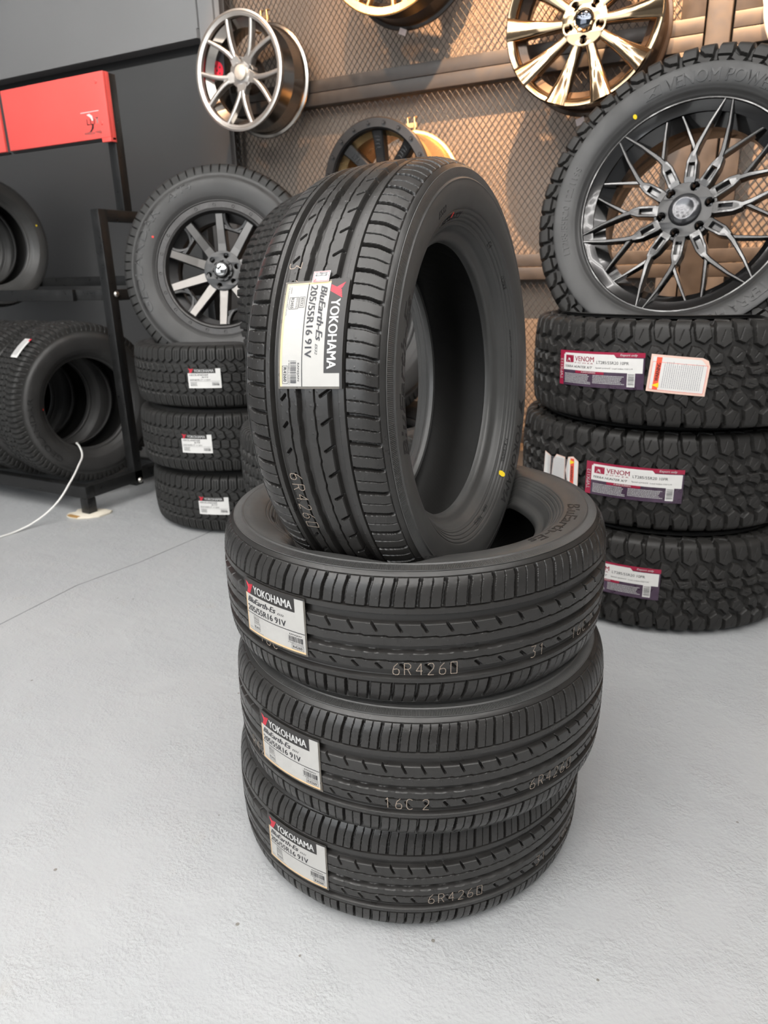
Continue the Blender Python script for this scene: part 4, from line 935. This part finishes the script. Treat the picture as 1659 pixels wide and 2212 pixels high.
# ---- mud-terrain stack and big wheel
def venom_label(root, th0, z0, tilt=0.0):
    f0 = on_tread(MT_R, th0, z0); ct, st_ = math.cos(tilt), math.sin(tilt)
    fn = lambda a, b, h: f0(a * ct - b * st_, a * st_ + b * ct, h)
    w, h = 0.255, 0.092; x0, y0, x1, y1 = -w / 2, -h / 2, w / 2, h / 2
    st = Flat().rect(x0, y0, x1, y1, 24).build('label_sticker', fn, 0.0015, M_plum, root)
    Flat().rect(x0, y0, x0 + 0.016, y1, 2).rect(x0 + 0.016, y1 - 0.012, x1, y1, 20).rect(x0 + 0.06, y0 + 0.034, x0 + 0.15, y0 + 0.043, 8).build('maroon_band', fn, 0.0018, M_maroon, st)
    pan = Flat(); xl, xr, yb, yt = x0 + 0.016, x1 - 0.004, y0 + 0.041, y1 - 0.006
    pan.rect(xl, yb, xr - 0.075, yt - 0.004, 14).rect(xl + 0.004, yt - 0.004, xr - 0.075, yt, 12).rect(xr - 0.075, yb, xr, yt - 0.008, 8).poly([(xr - 0.075, yt - 0.008), (xr - 0.068, yt - 0.008), (xr - 0.075, yt)]).rect(x1 - 0.042, y0 + 0.006, x1 - 0.022, y0 + 0.041, 2)
    pan.build('white_panel', fn, 0.0020, M_paper_brightened, st)
    Flat().rect(x0 + 0.024, y0 + 0.061, x0 + 0.053, y0 + 0.080, 3).text('VENOM', x0 + 0.058, y0 + 0.0655, 0.062, 0.013, bold=0.02).text('P O W E R', x0 + 0.058, y0 + 0.0595, 0.060, 0.0032).build('maroon_lettering', fn, 0.0023, M_maroon, st)
    Flat().poly([(x0 + 0.029, y0 + 0.063), (x0 + 0.034, y0 + 0.073), (x0 + 0.050, y0 + 0.078), (x0 + 0.040, y0 + 0.070), (x0 + 0.043, y0 + 0.062), (x0 + 0.037, y0 + 0.067)]).build('emblem_swoosh', fn, 0.0023, M_white_ink, st)
    Flat().text('Export only', x1 - 0.062, y1 - 0.0105, 0.044, 0.0072, bold=0.03, shear=0.2).build('white_lettering', fn, 0.0023, M_white_ink, st)
    Flat().text('TVPX112', x0 + 0.003, y0 + 0.014, 0.010, 0.056, bold=0.02, rot=90).build('white_lettering', fn, 0.0023, M_white_ink, st)
    Flat().text('A SAFER RUNNING', x0 + 0.080, y0 + 0.0355, 0.046, 0.0050, bold=0.02, shear=0.2).build('white_lettering', fn, 0.0023, M_white_ink, st)
    Flat().lines(x0 + 0.022, y0 + 0.006, x0 + 0.112, y0 + 0.033, 7, 0.45, seed=2).build('white_small_print', fn, 0.0023, M_white_ink, st)
    Flat().lines(x0 + 0.118, y0 + 0.010, x1 - 0.048, y0 + 0.033, 6, 0.45, seed=3).build('white_small_print', fn, 0.0023, M_white_ink, st)
    Flat().text('LT285/55R20 10PR', x0 + 0.128, y0 + 0.0615, 0.088, 0.0075).text('TERRA HUNTER X/T', x0 + 0.022, y0 + 0.0475, 0.094, 0.0060, bold=0.02, shear=0.3).text('Speed symbol:S  Load index:122/119', x0 + 0.126, y0 + 0.0485, 0.100, 0.0045).barcode(x1 - 0.040, y0 + 0.010, x1 - 0.024, y0 + 0.039, True).build('black_lettering', fn, 0.0023, M_ink, st)
    return st
def warning_label(root, th0, z0, torn=False, tilt=0.0, flip=False):
    f0 = on_tread(MT_R, th0, z0); ct, st_ = math.cos(tilt), math.sin(tilt)
    sgn = -1 if flip else 1
    fn = lambda a, b, h: f0(sgn * a * ct - sgn * b * st_, sgn * a * st_ + sgn * b * ct, h)
    w, h = 0.138, 0.092; x0, y0, x1, y1 = -w / 2, -h / 2, w / 2, h / 2
    base = Flat(); pap = Flat()
    if not torn:
        base.rect(x0, y0, x1 - 0.02, y1, 10).poly([(x1 - 0.02, y0), (x1, y0), (x1, y1 - 0.02), (x1 - 0.006, y1 - 0.006), (x1 - 0.02, y1)])
        pap.rect(x0 + 0.005, y0 + 0.005, x1 - 0.022, y1 - 0.005, 10).poly([(x1 - 0.022, y0 + 0.005), (x1 - 0.005, y0 + 0.005), (x1 - 0.005, y1 - 0.021), (x1 - 0.022, y1 - 0.005)])
    else:
        A = [(x0, y0 + 0.012), (x0 + 0.018, y0), (x0 + 0.036, y0 + 0.004), (x0 + 0.044, y0 + 0.045), (x0 + 0.034, y1 - 0.006), (x0, y1)]
        B = [(x0 + 0.046, y0 + 0.006), (x0 + 0.080, y0 + 0.003), (x0 + 0.094, y0 + 0.02), (x0 + 0.100, y1 - 0.02), (x0 + 0.088, y1 - 0.004), (x0 + 0.046, y1 - 0.001)]
        C = [(x0 + 0.104, y0 + 0.012), (x1 - 0.006, y0 + 0.002), (x1, y1 - 0.002), (x0 + 0.106, y1)]
        for q in (A, B, C):
            base.poly(q); cx = sum(p[0] for p in q) / len(q); cy = sum(p[1] for p in q) / len(q)
            pap.poly([(cx + (x - cx) * 0.90, cy + (y - cy) * 0.93) for x, y in q])
    st = base.build('warning_sticker', fn, 0.0015, M_peach, root, label='torn white warning sticker' if torn else 'white warning sticker with red stripe')
    pap.build('label_paper', fn, 0.0018, M_paper_brightened, st)
    if not torn:
        Flat().frame(x0 + 0.0055, y0 + 0.0055, x1 - 0.0055, y1 - 0.0055 - 0.012, 0.0008).build('red_border', fn, 0.0021, M_orange_red, st)
    Flat().rect(x0 + 0.014, y0 + 0.006, x0 + 0.0265, y1 - 0.006, 2).build('red_stripe', fn, 0.0023, M_orange_red, st)
    Flat().text('WARNING', x0 + 0.0165, y0 + 0.027, 0.0085, 0.045, bold=0.03, rot=90).build('black_lettering', fn, 0.0026, M_ink, st)
    Flat().poly([(x0 + 0.011, y0 + 0.016), (x0 + 0.028, y0 + 0.011), (x0 + 0.028, y0 + 0.024)]).build('hazard_triangle', fn, 0.0028, M_yellow, st)
    Flat().lines(x0 + 0.033, y0 + 0.012, x1 - (0.014 if not torn else 0.02), y1 - 0.014, 19, 0.28, True, seed=5).build('small_print', fn, 0.0023, M_ink_grey, st)
    return st
GM = 'mud-terrain tyres of the tall stack'
RS = [(0.272, 1.274), (0.254, 1.292), (0.283, 1.270)]; mtl = []
for i, (lab, rot) in enumerate((('bottom mud-terrain tyre, its maroon label half hidden', 0), ('middle mud-terrain tyre with a torn warning sticker', 31), ('top mud-terrain tyre, carrying the big black wheel, with intact warning sticker', 67))):
    t = thing('mud_terrain_tyre', lab, 'tyre', flatM(RS[i][0], RS[i][1], 0.1440 + 0.2878 * i, rot), GM); p = MT.place(t); mtl.append((t, p))
    if i == 0: venom_label(t, -97.5 - rot, 0.012)
    if i == 1: venom_label(t, -91 - rot, -0.001); warning_label(t, -122 - rot, 0.000, True, 0.03, True)
    if i == 2: venom_label(t, -111.8 - rot, 0.006, 0.03); warning_label(t, -83.0 - rot, 0.004, False, -0.07)
Mm = frame(-0.153, 0.253, (0.289, 1.251, 1.099)) @ Matrix.Scale(0.409 / MT_R, 4)
t = thing('off_road_wheel', 'big gloss black twelve-arm wheel with a mud-terrain tyre', 'wheel', Mm); MT.place(t)
press(mtl[2][1]['sidewall'][:1], mtl[2][0].matrix_world, Mm, 0.409, 0.140, 201); press(mtl[2][1]['inner_liner'], mtl[2][0].matrix_world, Mm, 0.409, 0.140, 121)
side_print(t, MT.zf, [('VENOM POWER', 106.5, 0.3030, 0.275, 0.029, 0.02, 0), ('LT285/55R20 122/119S', 203, 0.3080, 0.24, 0.017, 0.0, 0), ('TERRA HUNTER X/T', -40, 0.3055, 0.30, 0.028, 0.02, 0)], M_letter, 0.0016, 'sidewall_lettering')
fnb = on_side(MT.zf, 112.5, 0.307)
fb = Flat().frame(-0.020, -0.004, 0.022, 0.022, 0.002).poly([(-0.010, 0.000), (-0.004, 0.010), (0.012, 0.018), (0.003, 0.009), (0.006, 0.001), (0.0, 0.006)]); raised(fb, 'moulded_emblem', fnb, 0.0016, M_letter, t)
paint_dot(t, MT.zf, 123.7, 0.290, 0.0050, M_yellow, 'yellow paint ring on the sidewall')
R_ = 0.2785; zl = 0.1125
barrel(t, R_, zl, -0.12, M_gloss, 0.032)
ring_part(t, 'outer_ring', [(R_ + 0.0005, zl - 0.004), (R_ - 0.002, zl + 0.001), (R_ - 0.006, zl + 0.001), (R_ - 0.0085, zl - 0.004), (R_ - 0.025, zl - 0.016), (R_ - 0.028, zl - 0.030), (R_ - 0.006, zl - 0.020)], M_gloss)
for k in range(6):
    for sg in (-1, 1):
        mb = MB(); A = 75 + 60 * k; a = A + sg * 15
        for q in (-1, 1):   # two rails with an open slot between them
            o = Vector(pol(1, a + 90)) * 0.0115 * q
            p0 = Vector(pol(0.076, a)) + o; p1 = Vector(pol(0.095, a)) + o * 0.98; p2 = Vector(pol(0.122, a)) + o * 0.92; p3 = Vector(pol(0.142, a)) + o * 0.35
            spoke(mb, [tuple(p0), tuple(p1), tuple(p2), tuple(p3)], [0.0095, 0.0085, 0.0085, 0.0090], [zl - 0.0235, zl - 0.021, zl - 0.018, zl - 0.016], [0.033, 0.032, 0.028, 0.026], 0.002)
        spoke(mb, [pol(0.120, a), pol(0.146, a)], [0.026, 0.013], [zl - 0.0185, zl - 0.0160], [0.028, 0.026], 0.002)
        spoke(mb, [pol(0.070, a), pol(0.084, a)], [0.030, 0.030], [zl - 0.0245, zl - 0.0225], [0.033, 0.033], 0.002)
        spoke(mb, [pol(0.082, a), pol(0.118, a)], [0.018, 0.016], [zl - 0.036, zl - 0.034], [0.012, 0.012], 0.002)
        e = A + sg * 1.9
        spoke(mb, [pol(0.136, a), pol(0.162, A + sg * 12.2), pol(0.22, A + sg * 6.2), pol(R_ - 0.004, e)], [0.014, 0.013, 0.0095, 0.0065], [zl - 0.0165, zl - 0.014, zl - 0.008, zl - 0.0005], [0.026, 0.026, 0.024, 0.02], 0.0025)
        b2 = A + sg * 26.0
        spoke(mb, [pol(0.150, a - sg * 1.2), pol(0.172, a + sg * 2.5), pol(0.215, A + sg * 22.6), pol(R_ - 0.024, b2)], [0.010, 0.010, 0.0080, 0.0070], [zl - 0.0175, zl - 0.018, zl - 0.018, zl - 0.017], [0.024, 0.024, 0.022, 0.02], 0.002)
        mb.build('spoke', M_gloss, t, smooth=True, ang=40)
hub_plate(t, 0.080, zl - 0.0255, 0.036, 6, 0.0620, 0.0128, M_satin, a0=75, centre=0.03, bevel=0.002, outline=[pol(0.0765 + 0.0045 * math.cos(math.radians(6 * (q - 75))), q) for q in range(0, 360, 4)])
lug_cups(t, 6, 0.0620, 0.0128, zl - 0.075, zl - 0.030, 75, M_gloss)
cp = MB().lathe([(0.0, zl - 0.013), (0.024, zl - 0.013), (0.0265, zl - 0.0115), (0.029, zl - 0.012), (0.038, zl - 0.016), (0.0425, zl - 0.023), (0.0425, zl - 0.045), (0.0, zl - 0.045)], 48).build('centre_cap', mat('grey_cap', (0.09, 0.09, 0.095), 0.2, 0.7, coat=0.4), t, smooth=True, ang=60)

# ------------------------------------------------------------------ tyre rack
XR = -1.986
rk = thing('tyre_rack', 'black steel tyre rack with a red header panel', 'rack', Matrix.Translation((XR, 1.25, 0)))
def rb(name, x0, x1, y0, y1, z0, z1, mt=M_black_metal, bev=0.0025, **kw): return MB().box(x0 - XR, x1 - XR, y0 - 1.25, y1 - 1.25, z0, z1).build(name, mt, rk, bevel=bev, **kw)
XL = -4.6
for xa in (XR - 0.046, XL):
    rb('foot', xa, xa + 0.046, 0.953, 0.999, 0.010, 0.0765); rb('side_rail', xa, xa + 0.046, 0.999, 1.9, 0.077, 0.130)
    rb('front_post', xa, xa + 0.046, 1.235, 1.281, 0.060, 1.250); rb('top_rail', xa, xa + 0.046, 1.281, 1.9, 1.204, 1.250)
    rb('rear_post', xa, xa + 0.046, 1.9, 1.946, 0.0, 1.250); rb('upper_post', xa, xa + 0.046, 1.380, 1.424, 1.250, 1.767)
    rb('shelf_rail', xa, xa + 0.046, 1.281, 1.9, 0.885, 0.931)
rb('front_rail', XL, XR, 0.953, 0.999, 0.077, 0.130); rb('rear_rail', XL + 0.046, XR - 0.046, 1.410, 1.456, 0.077, 0.130)
rb('shelf_front_rail', XL + 0.046, XR - 0.046, 1.247, 1.281, 0.887, 0.933); rb('shelf_lip', XL + 0.046, -2.205, 1.226, 1.247, 0.884, 0.934)
rb('shelf_rear_rail', XL + 0.046, XR - 0.046, 1.700, 1.746, 0.940, 0.986)
for y, z in ((1.272, 0.912), (1.262, 0.082)):
    MB().lathe([(0, 0.010), (0.009, 0.008), (0.013, 0.003), (0.0135, 0)], 20, Matrix.Translation((0, y - 1.25, z)) @ Matrix.Rotation(PI / 2, 4, 'Y')).build('bolt', M_steel, rk, smooth=True, label='round zinc bolt head')
for xa, xb in ((-2.612, XR + 0.004), (-3.26, -2.642), (-3.91, -3.29)):
    sp = rb('header_panel', xa, xb, 1.352, 1.366, 1.528, 1.767, M_red, 0.003, label='red sheet metal header panel')
    MB().box(xa - XR, xb - XR, 0.116, 0.130, 1.520, 1.5279).build('lower_flange', M_black, sp)
    if xb > -2: 
        MB().box(xb - XR - 0.004, xb - XR, 0.116, 0.134, 1.512, 1.767).box(xb - XR - 0.050, xb - XR, 0.102, 0.116, 1.512, 1.528).build('edge_flange', M_red, sp, bevel=0.001)
        for x, z in ((-2.026, 1.733), (-2.022, 1.583)):
            MB().lathe([(0, 0.004), (0.006, 0.003), (0.0085, 0)], 16, Matrix.Translation((x - XR, 0.102, z)) @ Matrix.Rotation(PI / 2, 4, 'X')).build('rivet', M_red, sp, smooth=True)
        fe = lambda a, b, h: (-2.080 - XR + a, 0.1018 - h, 1.590 + b)
        Flat().rect(-0.055, 0.038, 0.050, 0.0405, 1).build('white_line', fe, 0.0006, M_paper_brightened, sp)
        Flat().text('WHEELS & TYRES', -0.048, -0.043, 0.100, 0.009, bold=0.02).build('white_lettering', fe, 0.0006, M_paper_brightened, sp)
        Flat().text('T', 0.026, -0.006, 0.018, 0.022, bold=0.05).poly([(-0.022, 0.030), (-0.005, 0.033), (0.010, 0.024), (0.013, 0.006), (0.004, 0.006), (-0.002, 0.018), (-0.012, 0.024)]).build('white_emblem', fe, 0.0006, M_paper_brightened, sp)
        Flat().text('LLI', -0.026, -0.008, 0.046, 0.022, bold=0.01).poly([(0.013, -0.006), (0.010, -0.022), (-0.006, -0.034), (-0.016, -0.034), (-0.004, -0.024), (0.002, -0.012), (0.003, -0.006)]).build('dark_emblem', fe, 0.0008, M_header, sp)
# tyres in the rack
GR = 'all-terrain tyres on the lower shelf of the rack'
labs = ['nearest all-terrain tyre on the lower rack shelf, with paper tag and cord', 'second all-terrain tyre from the post on the lower rack shelf', 'third all-terrain tyre from the post on the lower rack shelf', 'fourth all-terrain tyre from the post on the lower rack shelf']
for i in range(4):
    Mt = frame(1.40, -0.01, (-2.262 - 0.262 * i, 1.215, 0.440)) @ Matrix.Scale(0.362 / AT_R, 4) @ Matrix.Rotation(0.37 * i, 4, 'Z')
    t = thing('rack_tyre', labs[i], 'tyre', Mt, GR); FT.place(t)
    if i == 0:
        fn = on_tread(AT_R, 132, 0.046)
        f2 = lambda a, b, h: fn(a, b, h)
        st = Flat().rect(-0.055, -0.030, 0.055, 0.030, 14).build('label_sticker', f2, 0.0020, M_paper_brightened, t); Flat().rect(-0.055, 0.016, -0.040, 0.030, 2).build('red_emblem', f2, 0.0024, M_red_ink, st)
        Flat().lines(-0.050, -0.026, 0.050, 0.012, 5, seed=9).build('small_print', f2, 0.0024, M_ink_grey, st)
        paint_dot(t, FT.zf, 178, 0.235, 0.006, M_redpaint, 'red paint dot beside the bead')
        side_print(t, FT.zf, [('GEOLANDAR', 230, 0.296, 0.33, 0.026, 0.01, 0)], M_letter_dark, 0.001, 'sidewall_lettering')
for i, lab in enumerate(('road tyre on the upper rack shelf, nearest the post', 'second road tyre on the upper rack shelf, nested behind the first')):
    t = thing('rack_tyre', lab, 'tyre', frame(1.50, 0.0, (-3.099 - 0.235 * i, 1.474, 1.158)), 'road tyres on the upper shelf of the rack'); TOUR.place(t)
    if i == 0: paint_dot(t, tour_zf, 20, 0.262, 0.005, M_yellow, 'yellow paint dot on the sidewall')
# cord and card under the foot
cu = bpy.data.curves.new('c', 'CURVE'); cu.dimensions = '3D'; cu.bevel_depth = 0.0042; cu.bevel_resolution = 3; cu.resolution_u = 8
cp_ = [(-2.23, 1.15, 0.262), (-2.19, 1.11, 0.272), (-2.145, 1.085, 0.270), (-2.085, 1.045, 0.240), (-2.055, 0.995, 0.212), (-2.030, 0.920, 0.160), (-2.050, 0.850, 0.082), (-2.080, 0.775, 0.030), (-2.100, 0.690, 0.006), (-2.106, 0.60, 0.0045), (-2.115, 0.48, 0.0045), (-2.16, 0.30, 0.0045)]
sp = cu.splines.new('BEZIER'); sp.bezier_points.add(len(cp_) - 1)
for q, c in zip(sp.bezier_points, cp_): q.co = c; q.handle_left_type = q.handle_right_type = 'AUTO'
oc = bpy.data.objects.new('cord', cu); COL.objects.link(oc); me = bpy.data.meshes.new_from_object(oc.evaluated_get(bpy.context.evaluated_depsgraph_get())); bpy.data.objects.remove(oc)
oc = link('cord', finish(me, True, 60), M_cord); me.materials.clear(); me.materials.append(M_cord); tag(oc, 'white cord running from the rack tyre down to the floor', 'cord')
pad = MB(); r_ = random.Random(5)
out = [(-0.085, -0.045), (-0.060, -0.062), (-0.020, -0.075), (0.030, -0.062), (0.065, -0.040), (0.088, 0.010), (0.085, 0.035), (0.045, 0.050), (0.0, 0.052), (-0.050, 0.055), (-0.080, 0.035), (-0.070, 0.005), (-0.092, -0.015)]
pad.prism(out, 0.0005, 0.0095)
pd = pad.build('cardboard_pad', M_card, None, bevel=0.002); pd.location = (-2.008, 0.976, 0); pd.rotation_euler = (0, 0, 0.35)
tag(pd, 'torn cardboard pad under the foot of the tyre rack', 'cardboard')
MB().prism([(-0.080, -0.048), (-0.058, -0.064), (-0.018, -0.077), (-0.012, -0.060), (-0.045, -0.046), (-0.070, -0.036)], 0.0075, 0.0110).build('torn_edge', M_card_brown, pd, label='brown torn edge of the cardboard')
